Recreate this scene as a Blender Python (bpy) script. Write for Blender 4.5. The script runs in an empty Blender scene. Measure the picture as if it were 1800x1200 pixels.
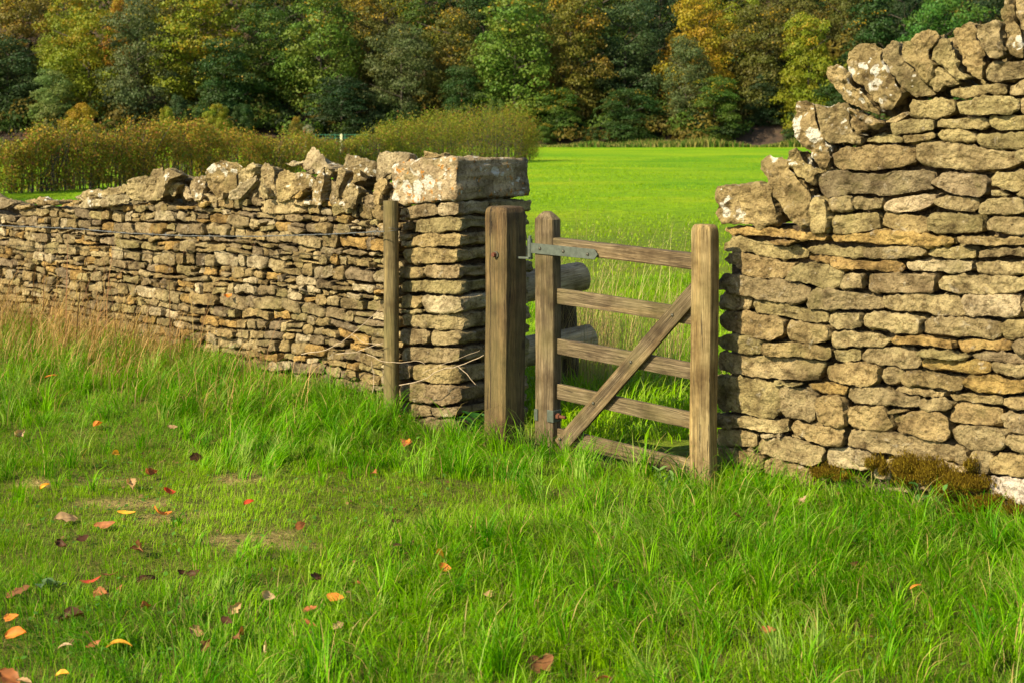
import bpy, bmesh, math, random
import numpy as np
from mathutils import Vector, Matrix
R = math.radians
rng = np.random.default_rng(7)
random.seed(7)
SC = bpy.context.scene
COL = SC.collection

# ------------------------------------------------------------------ camera, sky, sun, exposure
F = 2600.0            # focal length in photo pixels (1800 wide)
HV = 240.0            # row of the horizon in the photo
EYE = 1.54
cd = bpy.data.cameras.new('camera'); cam = bpy.data.objects.new('camera', cd); COL.objects.link(cam)
cam.location = (0, 0, EYE); cam.rotation_euler = (R(90), 0, 0)
cd.sensor_width = 36; cd.lens = 36 * F / 1800; cd.shift_y = -(600 - HV) / 1800
cd.clip_start = 0.05; cd.clip_end = 5000
SC.camera = cam
cd.dof.use_dof = True; cd.dof.focus_distance = 7.0; cd.dof.aperture_fstop = 7.1

SUN_AZ = Vector((-0.78, -0.62, 0)).normalized()   # horizontal direction towards the sun
SUN_EL = R(35)
w = bpy.data.worlds.new('World'); SC.world = w; w.use_nodes = True
nt = w.node_tree; bg = nt.nodes['Background']
sky = nt.nodes.new('ShaderNodeTexSky'); sky.sky_type = 'NISHITA'; sky.sun_disc = False
sky.sun_elevation = SUN_EL; sky.sun_rotation = math.atan2(SUN_AZ.x, SUN_AZ.y)
nt.links.new(sky.outputs[0], bg.inputs[0]); bg.inputs[1].default_value = 0.105
ld = bpy.data.lights.new('sun', 'SUN'); ld.energy = 5.0; ld.angle = R(0.6); ld.color = (1.0, 0.875, 0.63)
sun = bpy.data.objects.new('sun', ld); COL.objects.link(sun)
sdir = Vector((SUN_AZ.x * math.cos(SUN_EL), SUN_AZ.y * math.cos(SUN_EL), math.sin(SUN_EL)))
sun.rotation_euler = sdir.to_track_quat('Z', 'Y').to_euler()
sun.location = (-20, -10, 20)
vs = SC.view_settings; vs.view_transform = 'Standard'; vs.look = 'None'; vs.exposure = 0.86; vs.gamma = 1

# ------------------------------------------------------------------ helpers
def tag(o, label=None, cat=None, group=None, kind=None):
    if label: o['label'] = label
    if cat: o['category'] = cat
    if group: o['group'] = group
    if kind: o['kind'] = kind
    return o

def empty(name, loc, label, cat, group=None):
    o = bpy.data.objects.new(name, None); COL.objects.link(o); o.location = loc
    o.empty_display_size = 0.1
    return tag(o, label, cat, group)

def mesh_np(name, V, Q, mat=None, parent=None, smooth=True, cols=None, T=None, M=None):
    """V (n,3), Q (m,4) quads, T (k,3) tris; one mesh object.  V in world space (or local with matrix M)"""
    me = bpy.data.meshes.new(name)
    V = np.asarray(V, dtype=np.float32); me.vertices.add(len(V)); me.vertices.foreach_set('co', V.ravel())
    nq = 0 if Q is None else len(Q); ntr = 0 if T is None else len(T)
    loops = []
    if nq: loops.append(np.asarray(Q, dtype=np.int32).ravel())
    if ntr: loops.append(np.asarray(T, dtype=np.int32).ravel())
    L = np.concatenate(loops); me.loops.add(len(L)); me.loops.foreach_set('vertex_index', L)
    me.polygons.add(nq + ntr)
    tot = np.concatenate([np.full(nq, 4, np.int32), np.full(ntr, 3, np.int32)])
    st = np.concatenate([[0], np.cumsum(tot)[:-1]]).astype(np.int32)
    me.polygons.foreach_set('loop_start', st); me.polygons.foreach_set('loop_total', tot)
    if smooth: me.polygons.foreach_set('use_smooth', np.ones(nq + ntr, bool))
    if cols is not None:
        a = me.color_attributes.new('tint', 'FLOAT_COLOR', 'POINT')
        c = np.ones((len(V), 4), np.float32); c[:, :cols.shape[1]] = cols
        a.data.foreach_set('color', c.ravel())
    me.update(calc_edges=True); me.validate()
    o = bpy.data.objects.new(name, me); COL.objects.link(o)
    if mat: me.materials.append(mat)
    if M is not None: o.matrix_world = M
    if parent is not None:
        o.parent = parent
        o.matrix_parent_inverse = Matrix.Identity(4)
        if M is None: o.location = -Vector(parent.location)
        else:
            o.matrix_basis = Matrix.Translation(-Vector(parent.location)) @ M
    return o

def _h(ix, iy, iz, seed):
    x = (ix.astype(np.int64) * 374761393 + iy.astype(np.int64) * 668265263 + iz.astype(np.int64) * 2147483647 + seed * 1274126177) & 0xFFFFFFFF
    x = ((x ^ (x >> 13)) * 1274126177) & 0xFFFFFFFF
    x = ((x ^ (x >> 16)) * 2246822519) & 0xFFFFFFFF
    return ((x ^ (x >> 15)) & 0xFFFFFF) / float(0xFFFFFF) * 2 - 1

def vn(P, seed=0):
    P = np.asarray(P, float)
    I = np.floor(P); f = P - I; f = f * f * (3 - 2 * f); I = I.astype(np.int64)
    out = 0
    for dx in (0, 1):
        wx = f[:, 0] if dx else 1 - f[:, 0]
        for dy in (0, 1):
            wy = f[:, 1] if dy else 1 - f[:, 1]
            for dz in (0, 1):
                wz = f[:, 2] if dz else 1 - f[:, 2]
                out = out + wx * wy * wz * _h(I[:, 0] + dx, I[:, 1] + dy, I[:, 2] + dz, seed)
    return out

def fbm(P, s, o=3, seed=0):
    a = 1.0; r = 0; t = 0; P = np.asarray(P, float) * s
    for k in range(o):
        r = r + a * vn(P, seed + k * 17); t += a; a *= 0.5; P = P * 2.03 + 11.3
    return r / t

def n2(x, y, s, o=3, seed=0):
    x = np.atleast_1d(x).astype(float); y = np.atleast_1d(y).astype(float)
    return fbm(np.stack([x, y, x * 0], 1), s, o, seed)

def sst(a, b, x):
    t = np.clip((x - a) / (b - a), 0, 1); return t * t * (3 - 2 * t)

def gz(x, y):
    """height of the ground"""
    x = np.atleast_1d(x).astype(float); y = np.atleast_1d(y).astype(float)
    near = 1 - sst(12, 40, y)
    z = 0.035 * n2(x, y, 0.55, 3, 5) * near + 0.012 * n2(x, y, 2.2, 2, 9) * near
    # the bank in front of the left wall
    d = (-0.669) * (x + 0.28) + (-0.743) * (y - 7.65)      # distance in front of the wall plane
    z = z + (0.09 * sst(1.3, 0.2, d) * sst(-0.35, -0.8, x) + 0.05 * sst(1.6, .3, d) * sst(-.8, -2.2, x)) * (d > -.3) * (1 - sst(14, 22, y))
    z = z + near * (0.050 * np.maximum(n2(x, y, 2.2, 2, 201), -.3) * (1 - sst(-0.35, -0.75, x + 0.35 * (y - 6.2)) * sst(5.2, 5.7, y) * sst(7.0, 6.5, y)))
    z = z - 0.02
    return z

def gpt(u, v):
    """ground point under a photo pixel (the ground is near z=0)"""
    Y = F * EYE / (v - HV)
    for _ in range(4):
        X = (u - 900) / F * Y
        Y = F * (EYE - float(gz(X, Y)[0])) / (v - HV)
    return (u - 900) / F * Y, Y, float(gz((u - 900) / F * Y, Y)[0])

# ------------------------------------------------------------------ materials
def newmat(name):
    m = bpy.data.materials.new(name); m.use_nodes = True
    return m, m.node_tree.nodes, m.node_tree.links, m.node_tree.nodes['Principled BSDF']

def N(ns, t, **kw):
    n = ns.new(t)
    for k, v in kw.items(): setattr(n, k, v)
    return n

def noise(ns, ls, vec, scale, detail=4, rough=0.55, dist=0.0):
    n = N(ns, 'ShaderNodeTexNoise'); n.inputs['Scale'].default_value = scale
    n.inputs['Detail'].default_value = detail; n.inputs['Roughness'].default_value = rough
    n.inputs['Distortion'].default_value = dist
    ls.new(vec, n.inputs['Vector']); return n.outputs[0]

def ramp(ns, ls, fac, stops):
    r = N(ns, 'ShaderNodeValToRGB'); e = r.color_ramp.elements
    while len(e) > len(stops): e.remove(e[-1])
    while len(e) < len(stops): e.new(0.5)
    for i, (p, c) in enumerate(stops):
        e[i].position = p; e[i].color = tuple(c) + (1,) if len(c) == 3 else c
    ls.new(fac, r.inputs[0]); return r.outputs[0]

def mix(ns, ls, a, b, fac, mode='MIX'):
    m = N(ns, 'ShaderNodeMix', data_type='RGBA', blend_type=mode)
    for s, v in ((6, a), (7, b), (0, fac)):
        if hasattr(v, 'is_output'): ls.new(v, m.inputs[s])
        elif isinstance(v, (int, float)): m.inputs[s].default_value = v
        else: m.inputs[s].default_value = tuple(v) + (1,)
    return m.outputs[2]

def math_(ns, ls, op, a, b=None):
    m = N(ns, 'ShaderNodeMath', operation=op)
    for i, v in enumerate((a, b)):
        if v is None: continue
        if hasattr(v, 'is_output'): ls.new(v, m.inputs[i])
        else: m.inputs[i].default_value = v
    return m.outputs[0]

def stone_mat(name, white=1.00, orange=1.0, dark=0.5, grey=0.0):
    m, ns, ls, p = newmat(name)
    geo = N(ns, 'ShaderNodeNewGeometry'); pos = geo.outputs['Position']
    at = N(ns, 'ShaderNodeAttribute', attribute_name='tint')
    base = at.outputs['Color']
    big = noise(ns, ls, pos, 9, 5, 0.6)
    c = mix(ns, ls, base, (0.40, 0.37, 0.33), ramp(ns, ls, big, [(0.40, (0, 0, 0)), (0.66, (1, 1, 1))]), 'MULTIPLY')
    mid = noise(ns, ls, pos, 34, 6, 0.68)
    c = mix(ns, ls, c, mix(ns, ls, c, (0.30, 0.25, 0.18), 1.0, 'MULTIPLY'),
            ramp(ns, ls, mid, [(dark, (0, 0, 0)), (dark + 0.16, (0.85, 0.85, 0.85))]))
    fine = noise(ns, ls, pos, 140, 4, 0.7)
    c = mix(ns, ls, c, (1.5, 1.45, 1.35), ramp(ns, ls, fine, [(0.5, (0, 0, 0)), (0.72, (0.75, 0.75, 0.75))]), 'MULTIPLY')
    c = mix(ns, ls, c, (0.35, 0.31, 0.26), ramp(ns, ls, fine, [(0.28, (0.85, 0.85, 0.85)), (0.44, (0, 0, 0))]), 'MULTIPLY')
    # yellow-green algae
    alg = noise(ns, ls, pos, 6.3, 4, 0.6, 0.3)
    c = mix(ns, ls, c, (0.20, 0.17, 0.055), ramp(ns, ls, alg, [(0.56, (0, 0, 0)), (0.72, (0.55, 0.55, 0.55))]))
    # pale mineral bloom
    c = mix(ns, ls, c, (0.56, 0.48, 0.33), ramp(ns, ls, noise(ns, ls, pos, 17, 5, 0.7, 0.5), [(0.60, (0, 0, 0)), (0.72, (0.6, 0.6, 0.6))]))
    # crusty white and orange lichen: ragged round spots
    wob = N(ns, 'ShaderNodeTexNoise'); wob.inputs['Scale'].default_value = 28; wob.inputs['Detail'].default_value = 4; ls.new(pos, wob.inputs['Vector'])
    wv = N(ns, 'ShaderNodeVectorMath', operation='MULTIPLY_ADD'); ls.new(wob.outputs['Color'], wv.inputs[0]); wv.inputs[1].default_value = (.045,) * 3; ls.new(pos, wv.inputs[2])
    def spots(scale, rad, thr, col, c, up=0.0):
        v = N(ns, 'ShaderNodeTexVoronoi'); v.inputs['Scale'].default_value = scale; ls.new(wv.outputs[0], v.inputs['Vector'])
        sc_ = N(ns, 'ShaderNodeSeparateColor'); ls.new(v.outputs['Color'], sc_.inputs[0])
        patch = noise(ns, ls, pos, 2.6, 2, 0.5)
        sel = math_(ns, ls, 'ADD', math_(ns, ls, 'MULTIPLY', sc_.outputs[0], 0.5), math_(ns, ls, 'MULTIPLY', patch, 0.9))
        if up:
            sn = N(ns, 'ShaderNodeSeparateXYZ'); ls.new(geo.outputs['Normal'], sn.inputs[0])
            sel = math_(ns, ls, 'ADD', sel, math_(ns, ls, 'MULTIPLY', math_(ns, ls, 'MAXIMUM', sn.outputs[2], 0.0), up))
        on_ = ramp(ns, ls, sel, [(thr, (0, 0, 0)), (thr + .02, (1, 1, 1))])
        rr_ = math_(ns, ls, 'MULTIPLY', math_(ns, ls, 'ADD', sc_.outputs[1], 0.5), rad)
        ins = math_(ns, ls, 'MULTIPLY', math_(ns, ls, 'SUBTRACT', rr_, v.outputs['Distance']), 9.0)
        ins = math_(ns, ls, 'MINIMUM', math_(ns, ls, 'MAXIMUM', ins, 0.0), 1.0)
        grain = ramp(ns, ls, fine, [(0.36, (0.25,) * 3), (0.52, (0.95,) * 3)])
        return mix(ns, ls, c, col, math_(ns, ls, 'MULTIPLY', math_(ns, ls, 'MULTIPLY', ins, on_), grain))
    c = spots(15, 0.44, white, (0.66, 0.62, 0.50), c, 0.16)
    c = spots(34, 0.40, white + 0.02, (0.60, 0.57, 0.46), c, 0.10)
    c = spots(36, 0.36, orange, (0.50, 0.21, 0.025), c)
    ls.new(c, p.inputs['Base Color']); p.inputs['Roughness'].default_value = 0.92
    p.inputs['Specular IOR Level'].default_value = 0.25
    vo = N(ns, 'ShaderNodeTexVoronoi'); vo.inputs['Scale'].default_value = 70; ls.new(pos, vo.inputs['Vector'])
    hgt = math_(ns, ls, 'ADD', math_(ns, ls, 'MULTIPLY', mid, 0.9), math_(ns, ls, 'MULTIPLY', fine, 0.45))
    hgt = math_(ns, ls, 'ADD', hgt, math_(ns, ls, 'MULTIPLY', vo.outputs[0], 0.25))
    b = N(ns, 'ShaderNodeBump'); b.inputs['Strength'].default_value = 1.0; b.inputs['Distance'].default_value = 0.024
    ls.new(hgt, b.inputs['Height']); ls.new(b.outputs[0], p.inputs['Normal'])
    return m

def wood_mat(name, lo, mi, hi, green=0.3, crack=None, rough=0.85):
    m, ns, ls, p = newmat(name)
    tc = N(ns, 'ShaderNodeTexCoord'); oi = N(ns, 'ShaderNodeObjectInfo')
    off = N(ns, 'ShaderNodeVectorMath', operation='ADD'); ls.new(tc.outputs['Object'], off.inputs[0])
    sc = N(ns, 'ShaderNodeVectorMath', operation='SCALE'); sc.inputs[0].default_value = (7.1, 3.3, 9.7)
    ls.new(oi.outputs['Random'], sc.inputs['Scale']); ls.new(sc.outputs[0], off.inputs[1])
    mp = N(ns, 'ShaderNodeMapping'); mp.inputs['Scale'].default_value = (1, 1, 0.045); ls.new(off.outputs[0], mp.inputs['Vector'])
    v = mp.outputs[0]
    g1 = noise(ns, ls, v, 95, 5, 0.65, 0.8); g2 = noise(ns, ls, v, 330, 3, 0.6)
    blot = noise(ns, ls, off.outputs[0], 7, 4, 0.6)
    f = math_(ns, ls, 'ADD', math_(ns, ls, 'MULTIPLY', g1, 0.6), math_(ns, ls, 'MULTIPLY', g2, 0.4))
    c = ramp(ns, ls, f, [(0.34, lo), (0.5, mi), (0.66, hi)])
    c = mix(ns, ls, c, (0.38, 0.33, 0.26), ramp(ns, ls, blot, [(0.42, (0, 0, 0)), (0.70, (1, 1, 1))]), 'MULTIPLY')
    stk = noise(ns, ls, v, 22, 3, 0.6, 0.6)
    c = mix(ns, ls, c, (1.45, 1.38, 1.25), ramp(ns, ls, stk, [(0.5, (0, 0, 0)), (0.66, (1, 1, 1))]), 'MULTIPLY')
    gr = noise(ns, ls, off.outputs[0], 3.2, 3, 0.6)
    c = mix(ns, ls, c, (0.17, 0.15, 0.05), ramp(ns, ls, gr, [(0.45, (0, 0, 0)), (0.7, (green,) * 3)]))
    # knots
    km = N(ns, 'ShaderNodeMapping'); km.inputs['Scale'].default_value = (1, 1, 0.55); ls.new(off.outputs[0], km.inputs['Vector'])
    vo = N(ns, 'ShaderNodeTexVoronoi'); vo.inputs['Scale'].default_value = 7.5; ls.new(km.outputs[0], vo.inputs['Vector'])
    c = mix(ns, ls, c, (0.035, 0.022, 0.01), ramp(ns, ls, vo.outputs[0], [(0.05, (0.85, 0.85, 0.85)), (0.13, (0, 0, 0))]))
    ck = ramp(ns, ls, noise(ns, ls, v, 48, 4, 0.7, 1.0), [(0.635, (0, 0, 0)), (0.655, (1, 1, 1))])
    if crack is not None:
        sx = N(ns, 'ShaderNodeSeparateXYZ'); ls.new(tc.outputs['Object'], sx.inputs[0])
        wob = math_(ns, ls, 'MULTIPLY', math_(ns, ls, 'SUBTRACT', noise(ns, ls, tc.outputs['Object'], 3.5, 5, 0.6), 0.5), 0.03)
        dd = math_(ns, ls, 'ABSOLUTE', math_(ns, ls, 'SUBTRACT', math_(ns, ls, 'ADD', sx.outputs[0], wob), crack))
        ck2 = math_(ns, ls, 'LESS_THAN', dd, 0.0028)
        ck = math_(ns, ls, 'MAXIMUM', ck, ck2)
    c = mix(ns, ls, c, (0.02, 0.014, 0.008), math_(ns, ls, 'MULTIPLY', ck, 0.9))
    ls.new(c, p.inputs['Base Color']); p.inputs['Roughness'].default_value = rough
    p.inputs['Specular IOR Level'].default_value = 0.3
    b = N(ns, 'ShaderNodeBump'); b.inputs['Strength'].default_value = 0.9; b.inputs['Distance'].default_value = 0.009
    ls.new(math_(ns, ls, 'SUBTRACT', f, math_(ns, ls, 'MULTIPLY', ck, 1.2)), b.inputs['Height']); ls.new(b.outputs[0], p.inputs['Normal'])
    return m

def plain_mat(name, col, rough=0.6, metal=0.0, var=0.3, scale=30, col2=None, bump=0.002):
    m, ns, ls, p = newmat(name)
    tc = N(ns, 'ShaderNodeTexCoord')
    n = noise(ns, ls, tc.outputs['Object'], scale, 5, 0.65)
    c2 = col2 or tuple(x * (1 - var) for x in col)
    c = ramp(ns, ls, n, [(0.38, c2), (0.62, col)])
    ls.new(c, p.inputs['Base Color']); p.inputs['Roughness'].default_value = rough; p.inputs['Metallic'].default_value = metal
    b = N(ns, 'ShaderNodeBump'); b.inputs['Strength'].default_value = 0.5; b.inputs['Distance'].default_value = bump
    ls.new(n, b.inputs['Height']); ls.new(b.outputs[0], p.inputs['Normal'])
    return m

def blade_mat(name, trans=0.4, rough=0.45, spec=0.35, sat=1.0):
    """thin leaves: the vertex colour is the blade's own colour"""
    m, ns, ls, p = newmat(name)
    at = N(ns, 'ShaderNodeAttribute', attribute_name='tint')
    ls.new(at.outputs['Color'], p.inputs['Base Color'])
    p.inputs['Roughness'].default_value = rough; p.inputs['Specular IOR Level'].default_value = spec
    p.inputs['Specular Tint'].default_value = (1.0, 1.0, 0.75, 1)
    tr = N(ns, 'ShaderNodeBsdfTranslucent'); mx = N(ns, 'ShaderNodeMixShader'); mx.inputs[0].default_value = trans
    tcol = mix(ns, ls, at.outputs['Color'], (1.25, 1.2, 0.45), 1.0, 'MULTIPLY')
    ls.new(tcol, tr.inputs[0]); ls.new(p.outputs[0], mx.inputs[1]); ls.new(tr.outputs[0], mx.inputs[2])
    ls.new(mx.outputs[0], ns['Material Output'].inputs[0])
    return m

def crown_mat(name):
    """tree leaves: object colour = green of the tree, object alpha = how much of it has turned"""
    m, ns, ls, p = newmat(name)
    oi = N(ns, 'ShaderNodeObjectInfo'); at = N(ns, 'ShaderNodeAttribute', attribute_name='tint')
    sp = N(ns, 'ShaderNodeSeparateColor'); ls.new(at.outputs['Color'], sp.inputs[0])
    base = oi.outputs['Color']
    c = mix(ns, ls, base, (0.36, 0.26, 0.012), math_(ns, ls, 'LESS_THAN', sp.outputs[1], math_(ns, ls, 'MULTIPLY', oi.outputs['Alpha'], 0.5)))
    vv = N(ns, 'ShaderNodeHueSaturation'); ls.new(c, vv.inputs['Color'])
    ls.new(math_(ns, ls, 'ADD', math_(ns, ls, 'MULTIPLY', sp.outputs[0], 0.40), 0.74), vv.inputs['Value'])
    ls.new(math_(ns, ls, 'ADD', math_(ns, ls, 'MULTIPLY', sp.outputs[2], 0.05), 0.475), vv.inputs['Hue'])
    c = vv.outputs[0]
    ls.new(c, p.inputs['Base Color']); p.inputs['Roughness'].default_value = 0.55; p.inputs['Specular IOR Level'].default_value = 0.25
    tr = N(ns, 'ShaderNodeBsdfTranslucent'); mx = N(ns, 'ShaderNodeMixShader'); mx.inputs[0].default_value = 0.25
    ls.new(c, tr.inputs[0]); ls.new(p.outputs[0], mx.inputs[1]); ls.new(tr.outputs[0], mx.inputs[2])
    ls.new(mx.outputs[0], ns['Material Output'].inputs[0])
    return m

def ground_mat():
    m, ns, ls, p = newmat('meadow_ground')
    geo = N(ns, 'ShaderNodeNewGeometry'); pos = geo.outputs['Position']
    at = N(ns, 'ShaderNodeAttribute', attribute_name='tint')
    sp = N(ns, 'ShaderNodeSeparateColor'); ls.new(at.outputs['Color'], sp.inputs[0])
    n1 = noise(ns, ls, pos, 0.55, 5, 0.6, 0.3); n2_ = noise(ns, ls, pos, 3.5, 5, 0.7); n3 = noise(ns, ls, pos, 22, 5, 0.75)
    n1 = noise(ns, ls, pos, 0.16, 5, 0.65, 0.4)
    green = ramp(ns, ls, n1, [(0.3, (0.17, 0.31, 0.004)), (0.5, (0.23, 0.38, 0.004)), (0.7, (0.38, 0.44, 0.006))])
    green = mix(ns, ls, green, (0.45, 0.55, 0.5), ramp(ns, ls, n2_, [(0.46, (0, 0, 0)), (0.66, (1, 1, 1))]), 'MULTIPLY')
    green = mix(ns, ls, green, (0.5, 0.55, 0.4), ramp(ns, ls, n3, [(0.5, (0, 0, 0)), (0.7, (0.7, 0.7, 0.7))]), 'MULTIPLY')
    n4 = noise(ns, ls, pos, 0.045, 5, 0.65, 0.5)
    green = mix(ns, ls, green, (0.62, 0.84, 0.7), ramp(ns, ls, n4, [(0.42, (1, 1, 1)), (0.56, (0, 0, 0))]), 'MULTIPLY')
    soil = ramp(ns, ls, noise(ns, ls, pos, 30, 6, 0.7), [(0.3, (0.15, 0.10, 0.03)), (0.55, (0.38, 0.28, 0.10)), (0.75, (0.52, 0.41, 0.19))])
    thatch = ramp(ns, ls, noise(ns, ls, pos, 55, 5, 0.7), [(0.35, (0.055, 0.07, 0.010)), (0.65, (0.17, 0.17, 0.03))])
    near = mix(ns, ls, thatch, soil, sp.outputs[1])
    c = mix(ns, ls, near, green, sp.outputs[0])
    ls.new(c, p.inputs['Base Color']); p.inputs['Roughness'].default_value = 0.95; p.inputs['Specular IOR Level'].default_value = 0.1
    b = N(ns, 'ShaderNodeBump'); b.inputs['Strength'].default_value = 1.0; b.inputs['Distance'].default_value = 0.09
    hh = math_(ns, ls, 'ADD', n2_, math_(ns, ls, 'MULTIPLY', n3, 0.5))
    ls.new(hh, b.inputs['Height']); ls.new(b.outputs[0], p.inputs['Normal'])
    return m

M_stone = stone_mat('limestone')
M_cope = stone_mat('coping_limestone', white=0.97, orange=1.0)
M_cap = stone_mat('cap_limestone', white=0.75, orange=0.77)
M_post = wood_mat('oak_post', (0.035, 0.022, 0.009), (0.105, 0.066, 0.026), (0.21, 0.14, 0.062), 0.30, crack=-0.028)
M_gate = wood_mat('gate_timber', (0.040, 0.028, 0.014), (0.118, 0.084, 0.042), (0.27, 0.205, 0.115), 0.35)
M_pale = wood_mat('pale_post_timber', (0.10, 0.066, 0.025), (0.235, 0.17, 0.07), (0.39, 0.295, 0.14), 0.35)
M_round = wood_mat('round_post_timber', (0.065, 0.048, 0.020), (0.155, 0.118, 0.048), (0.26, 0.20, 0.09), 0.6)
M_log = wood_mat('log_timber', (0.12, 0.08, 0.035), (0.40, 0.30, 0.16), (0.62, 0.50, 0.31), 0.08)
M_galv = plain_mat('galvanised_steel', (0.135, 0.155, 0.12), 0.5, 0.55, 0.3, 40, bump=0.0005)
M_dull = plain_mat('dull_steel', (0.15, 0.14, 0.10), 0.5, 0.6, 0.4, 60)
M_rust = plain_mat('rust', (0.16, 0.05, 0.02), 0.8, 0.2, 0.5, 90)
M_wire = plain_mat('wire', (0.22, 0.22, 0.20), 0.5, 0.7, 0.3, 80)
M_grass = blade_mat('grass_blades', 0.42, 0.45, 0.13)
M_dry = blade_mat('dry_stems', 0.25, 0.7, 0.15)
M_leaf = blade_mat('fallen_leaf', 0.25, 0.6, 0.3)
M_crown = crown_mat('tree_leaves')
M_hedge = blade_mat('hedge_leaves', 0.25, 0.6, 0.2)
M_bark = plain_mat('bark', (0.085, 0.065, 0.045), 0.9, 0, 0.5, 4, bump=0.03)
M_twig = plain_mat('dead_bramble', (0.50, 0.38, 0.24), 0.8, 0, 0.4, 60)

# ------------------------------------------------------------------ the ground
def lines(a, b, d0, grow, lo, hi):
    c = list(np.arange(a, b + 1e-6, d0)); s = d0; x = c[-1]
    while x < hi: s *= grow; x += s; c.append(min(x, hi))
    s = d0; x = c[0]
    while x > lo: s *= grow; x -= s; c.insert(0, max(x, lo))
    return np.array(c)

SOIL = [(230, 888, 120, 15), (300, 905, 90, 12), (500, 950, 85, 22), (385, 950, 50, 16), (150, 845, 90, 10), (60, 850, 60, 10), (430, 845, 60, 9)]
SOILW = [(gpt(u, v), a, b) for u, v, a, b in SOIL]
def soil_mask(x, y):
    m = np.zeros(len(x))
    for (sx, sy, sz), a, b in SOILW:
        rx = a / F * sy; ry = b / F * sy / 0.19
        d = ((x - sx) / rx) ** 2 + ((y - sy) / ry) ** 2
        m = np.maximum(m, np.exp(-d * 1.2))
    return np.clip(m * 1.25 + 0.95 * n2(x, y, 6, 3, 31) - 0.40, 0, 1) * (m > .12)

def grid_sheet(name, xs, ys, zf, mat, colf=None):
    X, Y = np.meshgrid(xs, ys); x = X.ravel(); y = Y.ravel(); z = zf(x, y)
    V = np.stack([x, y, z], 1); nx = len(xs); ny = len(ys)
    i, j = np.meshgrid(np.arange(nx - 1), np.arange(ny - 1)); a = (j * nx + i).ravel()
    Q = np.stack([a, a + 1, a + nx + 1, a + nx], 1)
    return mesh_np(name, V, Q, mat, cols=colf(x, y) if colf else None)

def gcol(x, y):
    wall = 0.743 * (y - 7.65) + 0.669 * (x + 0.28)        # > 0 behind the walls
    far = sst(14, 34, y)
    near = np.where(wall > 0.4, 0.35, 0.0)
    return np.stack([np.maximum(far, near), soil_mask(x, y), x * 0], 1)

g = grid_sheet('ground', lines(-5, 5, 0.07, 1.16, -1500, 1500), lines(2.8, 13, 0.07, 1.10, -60, 1500), gz, ground_mat(), gcol)
tag(g, kind='structure')

M_hill, ns, ls, p = newmat('woodland_floor')
geo = N(ns, 'ShaderNodeNewGeometry')
ls.new(ramp(ns, ls, noise(ns, ls, geo.outputs['Position'], 0.8, 6, 0.7), [(0.35, (0.025, 0.018, 0.010)), (0.6, (0.075, 0.042, 0.02)), (0.8, (0.06, 0.07, 0.02))]), p.inputs['Base Color'])
p.inputs['Roughness'].default_value = 1
def zhill(x, y):
    y = np.atleast_1d(y); x = np.atleast_1d(x)
    t = np.clip(y - 213, -4, 1e9)
    return np.where(t < 0, t * 0.12, t * 0.40 - np.clip(t - 110, 0, 1e9) * 0.40) + 0.6 * n2(x, y, 0.08, 3, 3) * sst(213, 225, y)
h = grid_sheet('hillside', np.arange(-420, 421, 6.0), np.arange(209.5, 900, 4.0), zhill, M_hill)
tag(h, kind='structure')

# ------------------------------------------------------------------ stones
AL = R(42)
AR = R(40)
class Plane:
    """vertical wall face: s runs along the wall (towards the camera's right), h is height, d is outwards"""
    def __init__(s, x0, y0, a):
        s.o = np.array([x0, y0]); s.g = np.array([math.cos(a), -math.sin(a)]); s.n = np.array([-math.sin(a), -math.cos(a)])
    def px(s, u, v):
        k = (np.asarray(u, float) - 900) / F
        Y = (s.n @ s.o) / (s.n[0] * k + s.n[1]); X = k * Y
        z = EYE - (np.asarray(v, float) - HV) / F * Y
        return np.stack([(X - s.o[0]) * s.g[0] + (Y - s.o[1]) * s.g[1], z], -1)
    def world(s, S, Hh, D):
        return np.stack([s.o[0] + s.g[0] * S + s.n[0] * D, s.o[1] + s.g[1] * S + s.n[1] * D, Hh], 1)

PL = Plane(-0.28, 7.65, AL)          # left wall, s = 0 at the pillar's corner, negative to the left
PR = Plane(0.930, 6.69, AR)          # right wall, s = 0 at its end beside the gate

def resample(P, n):
    for _ in range(1):
        Q = np.roll(P, -1, 0); P = np.stack([P * .86 + Q * .14, P * .14 + Q * .86], 1).reshape(-1, 2)
    Q = np.roll(P, -1, 0); L = np.linalg.norm(Q - P, axis=1); c = np.concatenate([[0], np.cumsum(L)])
    t = np.linspace(0, c[-1], n, endpoint=False); i = np.clip(np.searchsorted(c, t, 'right') - 1, 0, len(P) - 1)
    f = np.clip((t - c[i]) / np.maximum(L[i], 1e-9), 0, 1)[:, None]
    return P[i] * (1 - f) + Q[i] * f

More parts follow.
